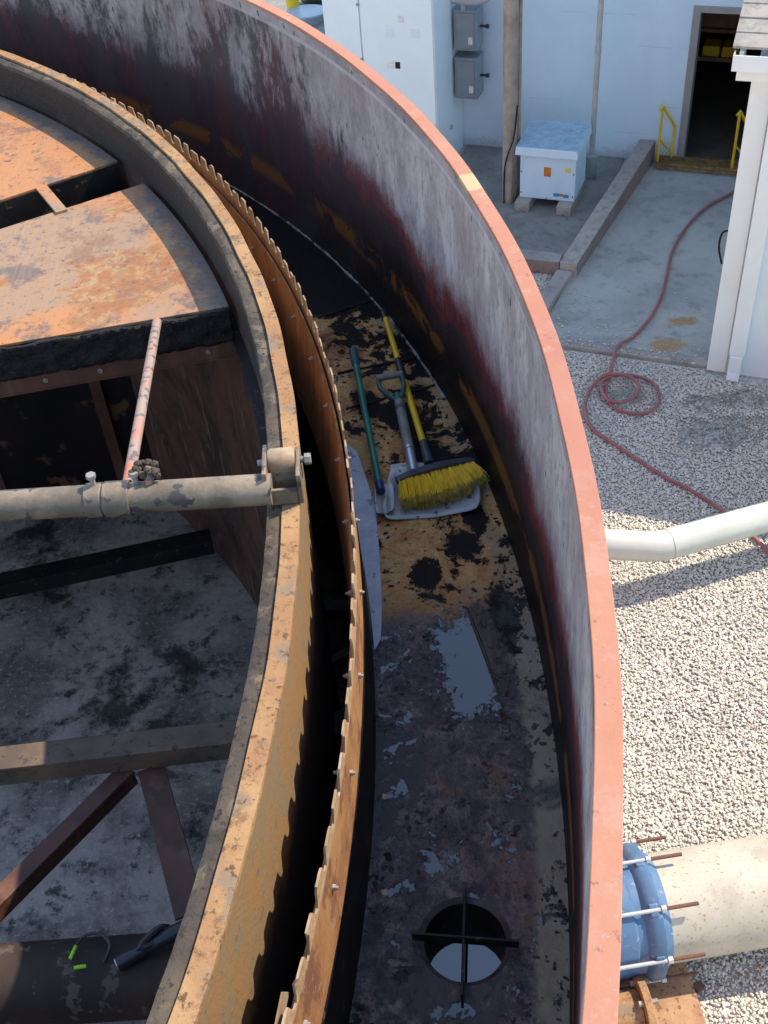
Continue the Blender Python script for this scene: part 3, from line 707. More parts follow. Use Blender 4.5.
# tarred front: wrinkled strip
def tarfront():
    b = MB(); nx, nz = 260, 12; d = (fr - fl_); nrm = Vector((d.y, -d.x, 0)).normalized(); vs = []
    ln = d.length
    for i in range(nx + 1):
        for k in range(nz + 1):
            p = fl_ + d * (i / nx); x = ln * i / nx; z = -.010 - .128 * k / nz + (.006 if k == 0 else 0)
            w = .0015 * math.sin(x * 61 + 4 * math.sin(x * 7) + k * .7) + .002 * math.sin(x * 17 + k * .8 + 3 * math.sin(x * 2.3)) + random.uniform(-.003, .003)
            vs.append(p + nrm * (.012 + w) + Vector((0, 0, z + (random.uniform(-.007, .002) if k == nz else 0) + (.003 * math.sin(x * 30) if k == 0 else 0))))
    b.v = [tuple(v) for v in vs]
    for i in range(nx):
        for k in range(nz):
            a = i * (nz + 1) + k; b.f.append([a, a + nz + 1, a + nz + 2, a + 1]); b.mi.append(0)
    o = b.build('tar_apron', 'tar', deck, f0, True)
    sm = o.modifiers.new('thick', 'SOLIDIFY'); sm.thickness = .012; sm.offset = -1
tarfront()
nrm = Vector(((fr - fl_).y, -(fr - fl_).x, 0)).normalized()
dd = (fr - fl_).normalized()
b = MB(); b.bar(fl_ - dz_ * .170 + nrm * .010, fr - dz_ * .170 + nrm * .010 - dd * .02, .008, .075)
ang = b.build('edge_angle', 'brown', deck, f0, bevel=.0015)
b = MB(); b.bar(fl_ - dz_ * .2125 - nrm * .025, fr - dz_ * .2125 - nrm * .025 - dd * .02, .076, .008); b.build('angle_leg', 'brown', ang, f0)
for k in range(11):
    c = fl_.lerp(fr, 0) + dd * ((fr - fl_).length - .11 - k * .205) - dz_ * .172 + nrm * .014
    b = MB(); b.tube([c, c + nrm * .007], .010, 6); b.build('bolt', 'bolt', ang, c)
# bulkhead and posts below the deck
bh0, bh1 = at(-160, 508, -3.1), at(207, 498, -3.1)
b = MB(); bd = bh1 - bh0; bn = Vector((bd.y, -bd.x, 0)).normalized(); b.box(bh0, bd, bn * .008, Vector((0, 0, 2.45))); b.build('bulkhead', 'blackwall', deck, bh0)
for X in (128, 6):
    p = at(X, 497, -3.1) + bn * .03
    b = MB(); b.box(p, bd.normalized() * .07, bn * .05, Vector((0, 0, 2.44))); b.build('support_post', 'brown', deck, p)

# ================================================================== skimmer arm with its roller bracket
arm = thing('skimmer_arm', 'grimy horizontal pipe arm with bolted collars, ending in a roller bracket on the ring', 'pipe arm', at(150, 500, -.30))
A0, A1 = at(0, 506, -.29), at(272, 489, -.29); ad = (A1 - A0).normalized()
b = MB(); b.tube([A0 - ad * 1.9 + ad * .22 * k for k in range(0, 50) if .22 * k < (A1 - A0).length + 1.9] + [A1], .043, 32)
b.build('arm_pipe', 'pipe', arm, A0, True)
def on_arm(px):
    best = min((abs((lambda v: 384 + F_PX * v.dot(AX) / v.dot(AF))(A0 + ad * t - CAM) - px), t) for t in [x * .005 for x in range(0, 260)])
    return A0 + ad * best[1]
for x0, x1, r_ in ((88, 104, .0475), (106, 132, .049)):
    a_, b_ = on_arm(x0), on_arm(x1); b = MB(); b.tube([a_, b_], r_, 32); cl = b.build('arm_collar', 'pipe', arm, a_, True, bevel=.002)
sd = ad.cross(dz_).normalized()
for X in (97, 140):
    c = on_arm(X) + dz_ * .04 - sd * .01; b = MB(); b.tube([c, c + dz_ * .03], .0075, 10); b.tube([c + dz_ * .03, c + dz_ * .042], .014, 6)
    b.build('set_bolt', 'bolt', arm, c, bevel=.001)
c = on_arm(150) + dz_ * .02; b = MB(); b.tube([c, c + dz_ * .06 + ad * .012 - sd * .03], .012, 12); b.build('pipe_stub', 'rod', arm, c, True)
b = MB()
for k in range(26):
    q = on_arm(144) + dz_ * (.075 + random.uniform(-.02, .02)) + ad * random.uniform(-.02, .045) - sd * (.03 + random.uniform(-.02, .02))
    rr = random.uniform(.006, .012); b.tube([q - dz_ * rr, q - dz_ * rr * .4, q + dz_ * rr * .4, q + dz_ * rr], [rr * .3, rr, rr, rr * .3], 6)
b.build('grit_lump', 'grout', arm, on_arm(144), False)
# brace rod up to the deck edge
r0_, r1_ = at(157, 322, -.47), on_arm(128) + dz_ * .02
b = MB(); b.tube([r0_.lerp(r1_, k / 10) for k in range(11)], .0165, 20); b.build('brace_rod', 'rod', arm, r0_, True)
b = MB()
for k in range(5):
    P_ = [r0_ + dz_ * random.uniform(-.01, .02) + dd * random.uniform(-.04, .04) + nrm * random.uniform(-.01, .02)]
    for _ in range(3): P_.append(P_[-1] + dz_ * random.uniform(-.012, .008) + dd * random.uniform(-.02, .035))
    b.tube(P_, .004, 7)
b.build('wire_tie', 'dark', arm, r0_, True)
# roller bracket
br = at(284, 492, -.34); e_ = Vector((1, 0, 0)); a = math.atan2(br.y - CY, br.x - CX); er = Vector((math.cos(a), math.sin(a), 0)); et = Vector((-er.y, er.x, 0))
bo = br - er * .045 - et * .055
b = MB()
b.box(bo, er * .012, et * .125, dz_ * .115)                 # inner cheek
b.box(bo + er * .088, er * .012, et * .125, dz_ * .10)      # outer cheek
b.box(bo + er * .0125, er * .075, et * .010, dz_ * .055)    # front web
b.box(bo + er * .0125 + et * .052, er * .075, et * .010, dz_ * .075)
b.box(bo + er * .0125, er * .075, et * .125, dz_ * .008)
bk = b.build('roller_bracket', 'pipe', arm, br, bevel=.003)
rc = bo + er * .0135 + et * .088 + dz_ * .082
b = MB(); b.tube([rc, rc + er * .008, rc + er * .065, rc + er * .073], [.032, .037, .037, .032], 32); b.build('roller', M['tooth'], bk, rc, True)
b = MB(); b.tube([rc - er * .03, rc + er * .106], .009, 12); b.tube([rc + er * .098, rc + er * .115], .016, 6); b.build('roller_axle', 'bolt', bk, rc)

# ================================================================== rake truss low in the tank
zt = -1.7
tr = thing('rake_truss', 'brown steel truss low in the tank, straight chord with two slanting braces', 'truss', at(120, 850, zt))
pA, pB = at(-60, 773, zt), at(262, 736, zt)
b = MB(); b.bar(pA, pB, .105, .10); b.build('top_chord', 'orangebeam', tr, pA, bevel=.004)
for (xa, ya), (xb, yb), w in (((128, 768), (-30, 925), .065), ((151, 768), (190, 915), .10)):
    p, q = at(xa, ya, zt - .06), at(xb, yb, zt - .06)
    b = MB(); b.bar(p, q, w, .012); bb = b.build('diagonal_brace', 'brown', tr, p, bevel=.002)
    s_ = (q - p).normalized().cross(dz_).normalized() 
    b = MB(); off = s_ * (w / 2 - .006) * (-1 if xb < 0 else -1)
    b.bar(p + off - dz_ * .04, q + off - dz_ * .04, .008, .068); b.build('brace_leg', 'brown', bb, p)
pC, pD = at(-60, 990, zt), at(200, 972, zt)
b = MB(); P_ = [pC.lerp(pD, k / 6) for k in range(7)]; b.tube(P_, .125, 40)
b.build('bottom_chord', 'chord', tr, pC, True)
bar = MB(); bar.bar(at(-40, 595, -2.6), at(212, 541, -2.6), .11, .10)
tag(bar.build('steel_bar', 'dark', None, at(0, 586, -2.6), bevel=.003), 'dark square steel bar low across the tank, above the truss and below the pipe arm', 'bar')
# work lamp with its cable lying on the lower chord
zl = zt + .145
lp0, lp1 = at(118, 964, zl), at(172, 934, zl + .02); ld = (lp1 - lp0).normalized()
lamp = thing('work_lamp', 'small black work lamp with pale lens lying on the thick brown beam', 'lamp', lp0)
b = MB(); b.tube([lp0, lp0 + ld * .02, lp0 + ld * .06, lp0 + ld * .15, lp0 + ld * .17, lp0 + ld * .24], [.024, .025, .021, .019, .026, .020], 20); b.build('lamp_housing', 'black', lamp, lp0, True)
b = MB(); b.tube([lp0 - ld * .004, lp0 + ld * .001], .020, 20); b.build('lamp_lens', 'alu', lamp, lp0)
b = MB(); b.tube(spline([lp0 + ld * .15, at(140, 948, zl + .03), at(160, 928, zl + .03), at(176, 932, zl)], 5), .012, 8); b.build('lamp_strap', 'black', lamp, lp0, True)
cab_ = thing('loose_cable', 'thin black cable loop with lime green ends on the brown beam', 'cable', at(95, 950, zl))
b = MB(); b.tube(spline([at(104, 962, zl - .01), at(110, 945, zl), at(100, 934, zl), at(85, 936, zl), at(74, 948, zl)], 6), .005, 8); b.build('cable_loop', 'black', cab_, at(95, 950, zl), True)
for q in (((76, 946), (70, 959)), ((74, 968), (86, 966))):
    b = MB(); b.tube([at(*q[0], zl), at(*q[1], zl - .002)], .006, 8); b.build('cable_end', 'limecable', cab_, at(*q[0], zl), True)

# ================================================================== tools in the trough
ZF = -1.083
# broom
bh_l, bh_r = at(396, 481, ZF + .06), at(474, 461, ZF + .06)
bx = (bh_r - bh_l).normalized(); bf = Vector((bx.y, -bx.x, 0))      # bristles point towards us
br_ = thing('push_broom', 'angled broom with yellow bristles and yellow and black handle', 'broom', bh_l)
b = MB(); L = (bh_r - bh_l).length; vs = []; ns = 14
for i in range(ns + 1):
    t = i / ns; cc = bh_l.lerp(bh_r, t); k = math.sin(PI * min(1, max(0, t)))
    hh = .010 + .014 * k ** .6; dpt = .018 + .014 * k
    back = -bf * dpt * 1.0
    for q in ((back * 1.2, -.5), (back, .6), (bf * .010, 1.), (bf * .016, -1.)): vs.append(cc + q[0] + dz_ * hh * q[1])
b.v = [tuple(v) for v in vs]
for i in range(ns):
    for k in range(4): b.f.append([i * 4 + k, (i + 1) * 4 + k, (i + 1) * 4 + (k + 1) % 4, i * 4 + (k + 1) % 4]); b.mi.append(0)
b.f.append([0, 1, 2, 3]); b.f.append([ns * 4 + 3, ns * 4 + 2, ns * 4 + 1, ns * 4]); b.mi += [0, 0]
b.build('broom_head', 'greyplastic', br_, bh_l, bevel=.003)
b = MB(); 
for i in range(34):
    for j in range(16):
        t = (i + .5) / 34; c = bh_l.lerp(bh_r, .02 + .96 * t) + bf * .012 + dz_ * random.uniform(-.012, .012) + bx * random.uniform(-.004, .004)
        spread = (t - .55) * .05; ln = .108 + .02 * math.sin(PI * t) - .035 * max(0, t - .8) * 3 + random.uniform(-.012, .008)
        e = c + bf * ln + bx * (spread + random.uniform(-.010, .010)) + dz_ * (-.028 + random.uniform(-.018, .022))
        m_ = c.lerp(e, .5) + dz_ * .010
        b.tube([c, m_, c.lerp(e, .78) + dz_ * .006], [.0016, .0014, .0012], 3, cap=False); b.tube([c.lerp(e, .78) + dz_ * .006, e], [.0013, .0009], 3, mi=1)
b.build('bristles', ['bristle', 'bristletip'], br_, bh_l)
hb, ht = at(428, 459, ZF + .065), at(383, 310, ZF + .10)
hd = (ht - hb).normalized()
def on_h(t): return hb + (ht - hb) * t
b = MB(); b.tube([hb - hd * .03, hb + hd * .035, hb + hd * .10], [.020, .018, .015], 20); b.build('broom_socket', 'greyplastic', br_, hb, True)
b = MB(); b.tube([on_h(.07), on_h(.50)], .0135, 20); b.tube([on_h(.60), on_h(.95)], .0125, 20)
hh_ = b.build('broom_handle', 'yellow', br_, hb, True)
b = MB(); b.tube([on_h(.48), on_h(.50), on_h(.61), on_h(.63)], [.014, .0165, .0165, .014], 20); b.build('black_grip', 'black', hh_, hb, True)
b = MB(); b.tube([on_h(.93), on_h(.935), on_h(.99), on_h(1.0)], [.0125, .0155, .0155, .010], 20); b.build('end_cap', 'black', hh_, hb, True)
# D-grip shovel with its wide blade under the broom
sh = thing('scoop_shovel', 'D-grip scoop shovel with grey shaft and wide pale blade below the broom', 'shovel', at(410, 470, ZF))
q0, q1 = at(399, 402, ZF + .10), at(412, 463, ZF + .075); qd = (q1 - q0).normalized()
b = MB(); b.tube([q0, q0.lerp(q1, .5), q0.lerp(q1, .80)], .0195, 20); b.build('shaft', 'greyshaft', sh, q0, True)
b = MB(); b.tube([q0.lerp(q1, .76), q0.lerp(q1, .80)], .021, 20); b.tube([q0.lerp(q1, .80), q1 + qd * .05], [.018, .019], 20); b.build('socket', 'alu', sh, q0, True)
g0, g1, gm = at(378, 378, ZF + .115), at(401, 374, ZF + .115), at(397, 398, ZF + .10)
b = MB(); b.tube(spline([g0, at(380, 388, ZF + .11), at(388, 395, ZF + .105), q0], 5), .009, 10); b.tube(spline([g1, at(404, 384, ZF + .11), at(402, 394, ZF + .105), q0], 5), .009, 10)
b.tube([q0 - qd * .05, q0 + qd * .05], [.013, .021], 16)
b.build('grip_yoke', 'teal', sh, q0, True)
b = MB(); b.tube([g0 - (g1 - g0) * .08, g1 + (g1 - g0) * .05], .014, 16); b.build('grip_bar', 'greyshaft', sh, q0, True)
def scoop(name, outline_back, outline_front, mat, parent, lift=.055, nu=18, nv=10, zb=.006):
    # a blade: back edge and front edge given left to right; sides turned up
    b = MB(); vs = []
    bl, brr = outline_back; fl2, fr2 = outline_front
    for i in range(nu + 1):
        u = i / nu
        for j in range(nv + 1):
            v = j / nv
            p = bl.lerp(brr, u).lerp(fl2.lerp(fr2, u), v)
            sidez = lift * (abs(2 * u - 1) ** 6) * (1 - .55 * v); backz = lift * (1 - v) ** 4
            z = max(sidez, backz) + zb + .004 * math.sin(u * PI * 3)
            corner = (abs(2 * u - 1) ** 8) * (v ** 6); p = p.lerp((bl + brr + fl2 + fr2) / 4, .10 * corner)
            vs.append(p + dz_ * z)
    b.v = [tuple(v) for v in vs]
    for i in range(nu):
        for j in range(nv): a_ = i * (nv + 1) + j; b.f.append([a_, a_ + nv + 1, a_ + nv + 2, a_ + 1]); b.mi.append(0)
    o = b.build(name, mat, parent, bl, True); s2 = o.modifiers.new('thick', 'SOLIDIFY'); s2.thickness = .003; s2.offset = 0
    return o
scoop('blade', (at(392, 476, ZF), at(474, 470, ZF)), (at(380, 524, ZF), at(484, 512, ZF)), 'blade', sh, .05)
# green handled shovel
gs = thing('green_shovel', 'long green handled shovel whose small blade lies left of the broom', 'shovel', at(382, 492, ZF))
w0, w1 = at(353, 350, ZF + .09), at(380, 488, ZF + .06); wd = (w1 - w0).normalized()
b = MB(); b.tube([w0.lerp(w1, k / 8) for k in range(9)], .0135, 20); gh = b.build('handle', 'green', gs, w0, True)
b = MB(); b.tube([w0 - wd * .01, w0, w0 + wd * .10, w0 + wd * .11], [.010, .018, .018, .0145], 20); b.build('hand_grip', 'teal', gh, w0, True)
b = MB(); b.tube([w1 - wd * .03, w1 + wd * .02], .017, 20); b.build('ferrule', 'bluecap', gs, w1, True)
scoop('blade', (at(375, 494, ZF), at(394, 492, ZF)), (at(376, 522, ZF), at(396, 518, ZF)), 'blade', gs, .012, 12, 10, .035)

# ================================================================== THE YARD
b = MB(); b.add([(-150, -100, -.006), (150, -100, -.006), (150, 200, -.006), (-150, 200, -.006)], [(0, 1, 2, 3)])
g = struct(b.build('gravel_yard', 'bed'))
def stones():
    # crushed stone lying in the part of the yard that can be seen
    t = (1 + 5 ** .5) / 2
    V = np.array([(-1, t, 0), (1, t, 0), (-1, -t, 0), (1, -t, 0), (0, -1, t), (0, 1, t), (0, -1, -t), (0, 1, -t), (t, 0, -1), (t, 0, 1), (-t, 0, -1), (-t, 0, 1)], float) / 1.9
    Fc = np.array([(0, 11, 5), (0, 5, 1), (0, 1, 7), (0, 7, 10), (0, 10, 11), (1, 5, 9), (5, 11, 4), (11, 10, 2), (10, 7, 6), (7, 1, 8), (3, 9, 4), (3, 4, 2), (3, 2, 6), (3, 6, 8), (3, 8, 9), (4, 9, 5), (2, 4, 11), (6, 2, 10), (8, 6, 7), (9, 8, 1)])
    xs, ys = [], []
    N = 215000
    P = rng.uniform((.9, 1.6), (5.2, 12.9), (N, 2))
    U = P @ np.array([.917, -.399]); Vv = P @ np.array([.399, .917])
    keep = (Vv < 10.52) | ((U < -2.66) & (U > -3.9) & (Vv < 12.12))
    spill = (U > -2.36) & (U < -.6) & (Vv > 10.55) & (Vv < 12.3) & (rng.random(N) < .10 * np.exp(-(Vv - 10.55) * 2.2) + .05 * np.exp(-(U + 2.36) * 9))
    keep |= spill
    keep &= ~((U > -.55) & (Vv > 10.4))
    keep &= P[:, 0] < 1.45 + .40 * P[:, 1] + .25 * rng.random(N)
    keep &= np.hypot(P[:, 0] - CX, P[:, 1] - CY) > 6.03
    # density thinner where damp soil shows
    w1_, w2_ = gr(722, 432), gr(700, 405); w3 = gr(745, 400); w4 = gr(625, 395)
    lift = np.where((U > -2.40) & (Vv > 10.72), .022, np.where((U > -2.45) & (Vv > 10.55), .047, 0.0))
    damp = np.zeros(N)
    for c_, rx, ry in ((w1_, .42, .30), (w2_, .20, .16), (w3, .30, .14), (w4, .25, .2)):
        d = ((P[:, 0] - c_.x) / rx) ** 2 + ((P[:, 1] - c_.y) / ry) ** 2
        damp = np.maximum(damp, np.clip(1.2 - d * .8 + .55 * np.sin(P[:, 0] * 13 + 2 * np.sin(P[:, 1] * 7)) * np.sin(P[:, 1] * 11 + 2 * np.sin(P[:, 0] * 9)) + rng.normal(0, .25, N), 0, 1) * (1.0 if c_ is not w4 else .5))
    keep &= ~((damp > .5) & (rng.random(N) < .55))
    P = P[keep]; damp = damp[keep]; lift = lift[keep]; n = len(P)
    sz = .0065 + .0125 * rng.beta(1.6, 2.6, n) + .007 * (rng.random(n) > .97); sz[damp > .4] *= .75
    q = rng.normal(size=(n, 4)); q /= np.linalg.norm(q, axis=1)[:, None]
    w, x, y, z = q.T
    Rm = np.stack([1 - 2 * (y * y + z * z), 2 * (x * y - z * w), 2 * (x * z + y * w), 2 * (x * y + z * w), 1 - 2 * (x * x + z * z), 2 * (y * z - x * w), 2 * (x * z - y * w), 2 * (y * z + x * w), 1 - 2 * (x * x + y * y)], 1).reshape(n, 3, 3)
    sc = rng.uniform(.55, 1.25, (n, 1, 3)); base = V[None] * sc * rng.uniform(.82, 1.12, (n, 12, 1))
    W = np.einsum('nij,nkj->nki', Rm, base) * sz[:, None, None]
    W[:, :, 2] *= .62
    W[:, :, 0] += P[:, 0:1]; W[:, :, 1] += P[:, 1:2]; W[:, :, 2] += (sz * .35 + rng.uniform(0, .008, n) * (lift == 0) + lift)[:, None]
    me = bpy.data.meshes.new('gravel'); nv = n * 12; nf = n * 20
    me.vertices.add(nv); me.vertices.foreach_set('co', W.astype(np.float32).ravel())
    fi = (Fc[None] + (np.arange(n) * 12)[:, None, None]).astype(np.int32).ravel()
    me.loops.add(nf * 3); me.loops.foreach_set('vertex_index', fi)
    me.polygons.add(nf); me.polygons.foreach_set('loop_start', np.arange(0, nf * 3, 3, dtype=np.int32)); me.polygons.foreach_set('loop_total', np.full(nf, 3, np.int32))
    me.update(); me.validate()
    for nm, val in (('tint', np.clip(rng.beta(2.2, 1.6, n), 0, 1)), ('damp', np.clip(damp, 0, 1) * .85)):
        a_ = me.attributes.new(nm, 'FLOAT', 'POINT'); a_.data.foreach_set('value', np.repeat(val, 12).astype(np.float32))
    me.materials.append(M['stone'])
    o = bpy.data.objects.new('gravel', me); COL.objects.link(o); o['kind'] = 'stuff'; o['label'] = 'pale crushed stone covering the yard beside the tank'; o['category'] = 'gravel'
stones()
def ubox(b, u0, u1, v0, v1, z0, z1, mi=0): b.box(uv(u0, v0, z0), cu * (u1 - u0), cv * (v1 - v0), Vector((0, 0, z1 - z0)), mi)
b = MB(); ubox(b, -2.45, .5, 10.72, 15.54, -.1, .02); struct(b.build('concrete_slab', 'slab', None, (0, 0, 0)))
b = MB(); ubox(b, -2.45, -.53, 10.56, 10.715, -.1, .045); struct(b.build('slab_edge', 'curb', None, (0, 0, 0), bevel=.012))
b = MB(); ubox(b, -4.80, -2.40, 12.30, 15.54, -.1, .03); struct(b.build('concrete_pad', 'pad'))
def hexa(b, q, mi=(0, 1, 0, 0, 0, 0)):        # four top corners, extruded to below the ground
    lo = [Vector((v.x, v.y, -.1)) for v in q]; b.add(lo + list(q), [(0, 3, 2, 1), (4, 5, 6, 7), (0, 1, 5, 4), (1, 2, 6, 5), (2, 3, 7, 6), (3, 0, 4, 7)])
kb = MB(); hexa(kb, [uv(-2.35, 12.13, .20), uv(-1.975, 15.535, .34), uv(-2.205, 15.535, .34), uv(-2.575, 12.13, .20)])
hexa(kb, [uv(-5.2, 12.13, .19), uv(-2.58, 12.13, .19), uv(-2.58, 12.36, .19), uv(-5.2, 12.36, .19)])
kb.mi = [0, 0, 1, 1, 0, 0] * 2
struct(kb.build('raised_curb', ['curb', 'curbside'], bevel=.014))
kb = MB(); hexa(kb, [uv(-2.53, 10.9, .10), uv(-2.40, 12.12, .10), uv(-2.60, 12.12, .10), uv(-2.72, 10.9, .10)]); struct(kb.build('low_curb', 'curb', bevel=.012))
b = MB(); ubox(b, -30, -5.6, 15.0, 45, -.1, .004); struct(b.build('far_pavement', 'pad'))

# power pole with conduit
pb = gr(509.5, 202.5); pole = thing('utility_pole', 'weathered wooden utility pole between the enclosure and the pale blue box', 'pole', pb)
n_ = 24; P_ = [pb + dz_ * (7.5 * k / 14) for k in range(15)]
b = MB(); b.tube(P_, [.098 + .004 * math.sin(k * 2.1) for k in range(15)], n_); b.build('pole_shaft', 'wood', pole, pb, True)
b = MB(); c = pb + cu * .085 + cv * .12; b.tube([c, c + dz_ * 7], .03, 12); b.build('conduit', 'wood', pole, c, True)
b = MB(); b.tube(spline([pb + cu * -.055 - cv * .10, pb + cu * -.05 - cv * .10 + dz_ * .5, pb - cv * .115 + dz_ * .75, pb + cu * .08 - cv * .10 + dz_ * 1.0, pb + cu * .105 - cv * .02 + dz_ * 1.4], 6), .010, 8); b.build('ground_wire', 'dark', pole, pb, True)

# transformer box on two skids
tb = thing('transformer_box', 'pale blue metal electrical box with overhanging lid on two concrete skids', 'electrical box', uv(-3.23, 14.45))
for u in (-3.55, -2.97):
    b = MB(); ubox(b, u, u + .20, 13.62, 14.62, .031, .163); b.build('skid', 'curb', tb, uv(u, 13.8), bevel=.008)
b = MB(); ubox(b, -3.52, -2.76, 13.78, 14.46, .165, .83); bod = b.build('box_body', 'box', tb, uv(-3.23, 14.1), bevel=.008)
b = MB()
lidp = [(-3.575, 13.70, .80), (-2.725, 13.70, .80), (-2.725, 14.58, .80), (-3.575, 14.58, .80), (-3.565, 13.71, .915), (-2.735, 13.71, .915), (-2.735, 14.57, .925), (-3.565, 14.57, .925)]
b.add([uv(*p) for p in lidp], [(0, 3, 2, 1), (4, 5, 6, 7), (0, 1, 5, 4), (1, 2, 6, 5), (2, 3, 7, 6), (3, 0, 4, 7)])
b.mi = [0, 1, 0, 0, 0, 0]
b.build('box_lid', ['box', 'boxlid'], tb, uv(-3.23, 14.1), bevel=.006)
def sticker(u, z, w, h, mat, par, V=13.778, name='sticker'):
    b = MB(); ubox(b, u, u + w, V - .004, V, z, z + h); b.build(name, mat, par, uv(u, V, z))
sticker(-3.19, .50, .095, .13, 'orangesticker', bod); sticker(-2.90, .58, .07, .065, 'yellowsticker', bod)
sticker(-3.05, .225, .085, .045, 'bluesticker', bod); sticker(-2.965, .230, .05, .04, 'orangesticker', bod); sticker(-2.915, .215, .075, .045, 'bluesticker', bod); sticker(-2.92, .262, .06, .022, 'whitesticker', bod)
for u, z in ((-3.50, .24), (-3.50, .54), (-2.785, .24), (-2.785, .56), (-3.15, .185)):
    b = MB(); c = uv(u, 13.778, z); b.tube([c, c - cv * .008], .009, 8); b.build('screw', 'dark', bod, c)
# standing conduit by the box
cb = uv(-2.755, 14.83); cd = thing('wall_conduit', 'tall galvanised pipe rising from a thick elbow behind the pale blue box', 'pipe', cb)
b = MB(); b.tube([cb + dz_ * .30, cb + dz_ * 3.0], .038, 16); b.build('conduit_pipe', 'galv', cd, cb, True)
b = MB(); b.tube([cb + dz_ * 1.78, cb + dz_ * 1.86], .044, 16); b.tube([cb + dz_ * 2.98, cb + dz_ * 7.5], .036, 16); b.build('pipe_coupling', 'galv', cd, cb, True)
b = MB(); b.tube([cb + dz_ * .03, cb + dz_ * .10, cb + dz_ * .36, cb + dz_ * .38], [.07, .082, .082, .05], 16); b.tube([cb + dz_ * .18, cb + dz_ * .18 - cu * .14], .04, 12); b.build('base_fitting', 'meter', cd, cb, True)

# big electrical enclosure
en = thing('metal_enclosure', 'tall pale grey metal enclosure with door seams at the wall corner', 'enclosure', uv(-5.65, 14.9))
b = MB(); ubox(b, -6.46, -4.87, 14.35, 15.54, 0, 3.3); eb = b.build('enclosure_body', 'cab', en, uv(-5.65, 14.9), bevel=.01)
for u0, u1 in ((-6.44, -5.925), (-5.905, -4.885)):
    b = MB(); ubox(b, u0, u1, 14.325, 14.347, .08, 3.25); dr = b.build('enclosure_door', 'cab', en, uv(u0, 14.33), bevel=.004)
    if u0 < -6: continue
    for uu, ww in ((-5.56, .13), (-5.20, .13)):
        b = MB()
        for k in range(6): ubox(b, uu, uu + ww, 14.318, 14.3245, 2.02 + k * .022, 2.032 + k * .022)
        b.build('louvre', 'cab', dr, uv(uu, 14.32, 2.05))
    b = MB(); ubox(b, -5.36, -5.29, 14.318, 14.3245, 2.22, 2.30); b.build('nameplate', 'whitesticker', dr, uv(-5.36, 14.32, 2.2))
b = MB(); ubox(b, -5.56, -5.44, 14.320, 14.3245, 1.60, 1.69, 0); ubox(b, -5.44, -5.37, 14.320, 14.3245, 1.60, 1.69, 1); b.build('warning_label', ['whitesticker', 'dark'], en, uv(-5.5, 14.32, 1.6))
for z in (2.42, 1.70, 1.0):
    b = MB(); c = uv(-5.93, 14.322, z); b.tube([c, c - cv * .014], .018, 10); b.build('latch', 'meter', en, c)
b = MB(); c = uv(-4.868, 14.95, .55); b.tube([c, c + cu * .03], .03, 8); b.build('lug', 'alu', en, c)
for z0, z1, nm in ((1.60, 2.15, 'upper'), (.92, 1.50, 'lower')):
    mb_ = thing('meter_box', 'upper grey steel switch box on the side of the tall enclosure' if nm == 'upper' else 'lower grey steel switch box under its twin on the enclosure side', 'switch box', uv(-4.7, 15.25, z0), 'grey switch boxes')
    b = MB(); ubox(b, -4.84, -4.50, 15.10, 15.42, z0, z1); bx_ = b.build('box_case', 'meter', mb_, uv(-4.7, 15.2, z0), bevel=.01)
    b = MB(); ubox(b, -4.80, -4.54, 15.078, 15.098, z0 + .04, z1 - .04); cvr = b.build('box_cover', 'meter', mb_, uv(-4.7, 15.1, z0), bevel=.006)
    b = MB(); ubox(b, -4.62, -4.56, 15.070, 15.0765, z0 + .10, z0 + .20); b.build('sticker', 'whitesticker', cvr, uv(-4.6, 15.07, z0))
    b = MB(); c = uv(-4.50, 15.25, z0 + .3); b.tube([c, c + cu * .10], .018, 10); b.tube([c + cu * .09, c + cu * .13], .03, 10); b.build('switch_handle', 'black', mb_, c, True)
hp = thing('side_conduit', 'short horizontal pale pipe above the upper switch box', 'pipe', uv(-4.7, 15.2, 2.3))
b = MB(); b.tube(spline([uv(-4.86, 15.12, 2.27), uv(-4.55, 15.12, 2.25), uv(-4.36, 15.18, 2.30), uv(-4.25, 15.3, 2.42), uv(-4.22, 15.54, 2.5)], 6), .045, 14); b.build('conduit_run', 'galv', hp, uv(-4.8, 15.1, 2.26), True)
b = MB(); b.tube([uv(-4.7, 15.12, 2.15), uv(-4.7, 15.12, 2.25)], .035, 12); b.build('drop_nipple', 'galv', hp, uv(-4.7, 15.12, 2.2), True)

# pale blue block building with its doorway
bl = thing('block_building', 'pale blue painted block building with an open dark doorway', 'building', uv(0, 15.55))
b = MB(); V0, V1 = 15.55, 15.80; UL, UR = -5.6, 9.0; DL, DR, DT = -1.66, -.62, 2.20
ubox(b, UL, DL, V0, V1, 0, 7.5); ubox(b, DR, UR, V0, V1, 0, 7.5)
ubox(b, DL, DR, V0, V1, DT, 7.5)
bw = b.build('wall', 'block', bl, uv(0, 15.55)); bw.rotation_euler = (0, 0, 0)
b = MB(); ubox(b, UL, UL + .25, V1 + .001, 27, 0, 7.5); ubox(b, UR - .25, UR, V1 + .001, 27, 0, 7.5); ubox(b, UL + .25, UR - .25, 26.75, 27, 0, 7.5)
b.build('wall', 'block', bl, uv(0, 20))
b = MB(); ubox(b, UL - .2, UR + .2, V0 - .15, 27.2, 7.502, 7.75); b.build('roof', 'curb', bl, uv(0, 20))
b = MB(); ubox(b, DL - .002, DL + .10, V0 - .02, V1 + .01, .02, DT + .002); ubox(b, DR - .10, DR + .002, V0 - .02, V1 + .01, .02, DT + .002); ubox(b, DL + .10, DR - .10, V0 - .02, V1 + .01, DT - .085, DT + .002)
b.build('door_frame', 'jamb', bl, uv(DL, V0), bevel=.006)
b = MB(); ubox(b, DL - 1.6, DR + 1.6, V1 + .012, 21, .001, .025); b.build('interior_floor', 'insidefloor', bl, uv(-1, 18))
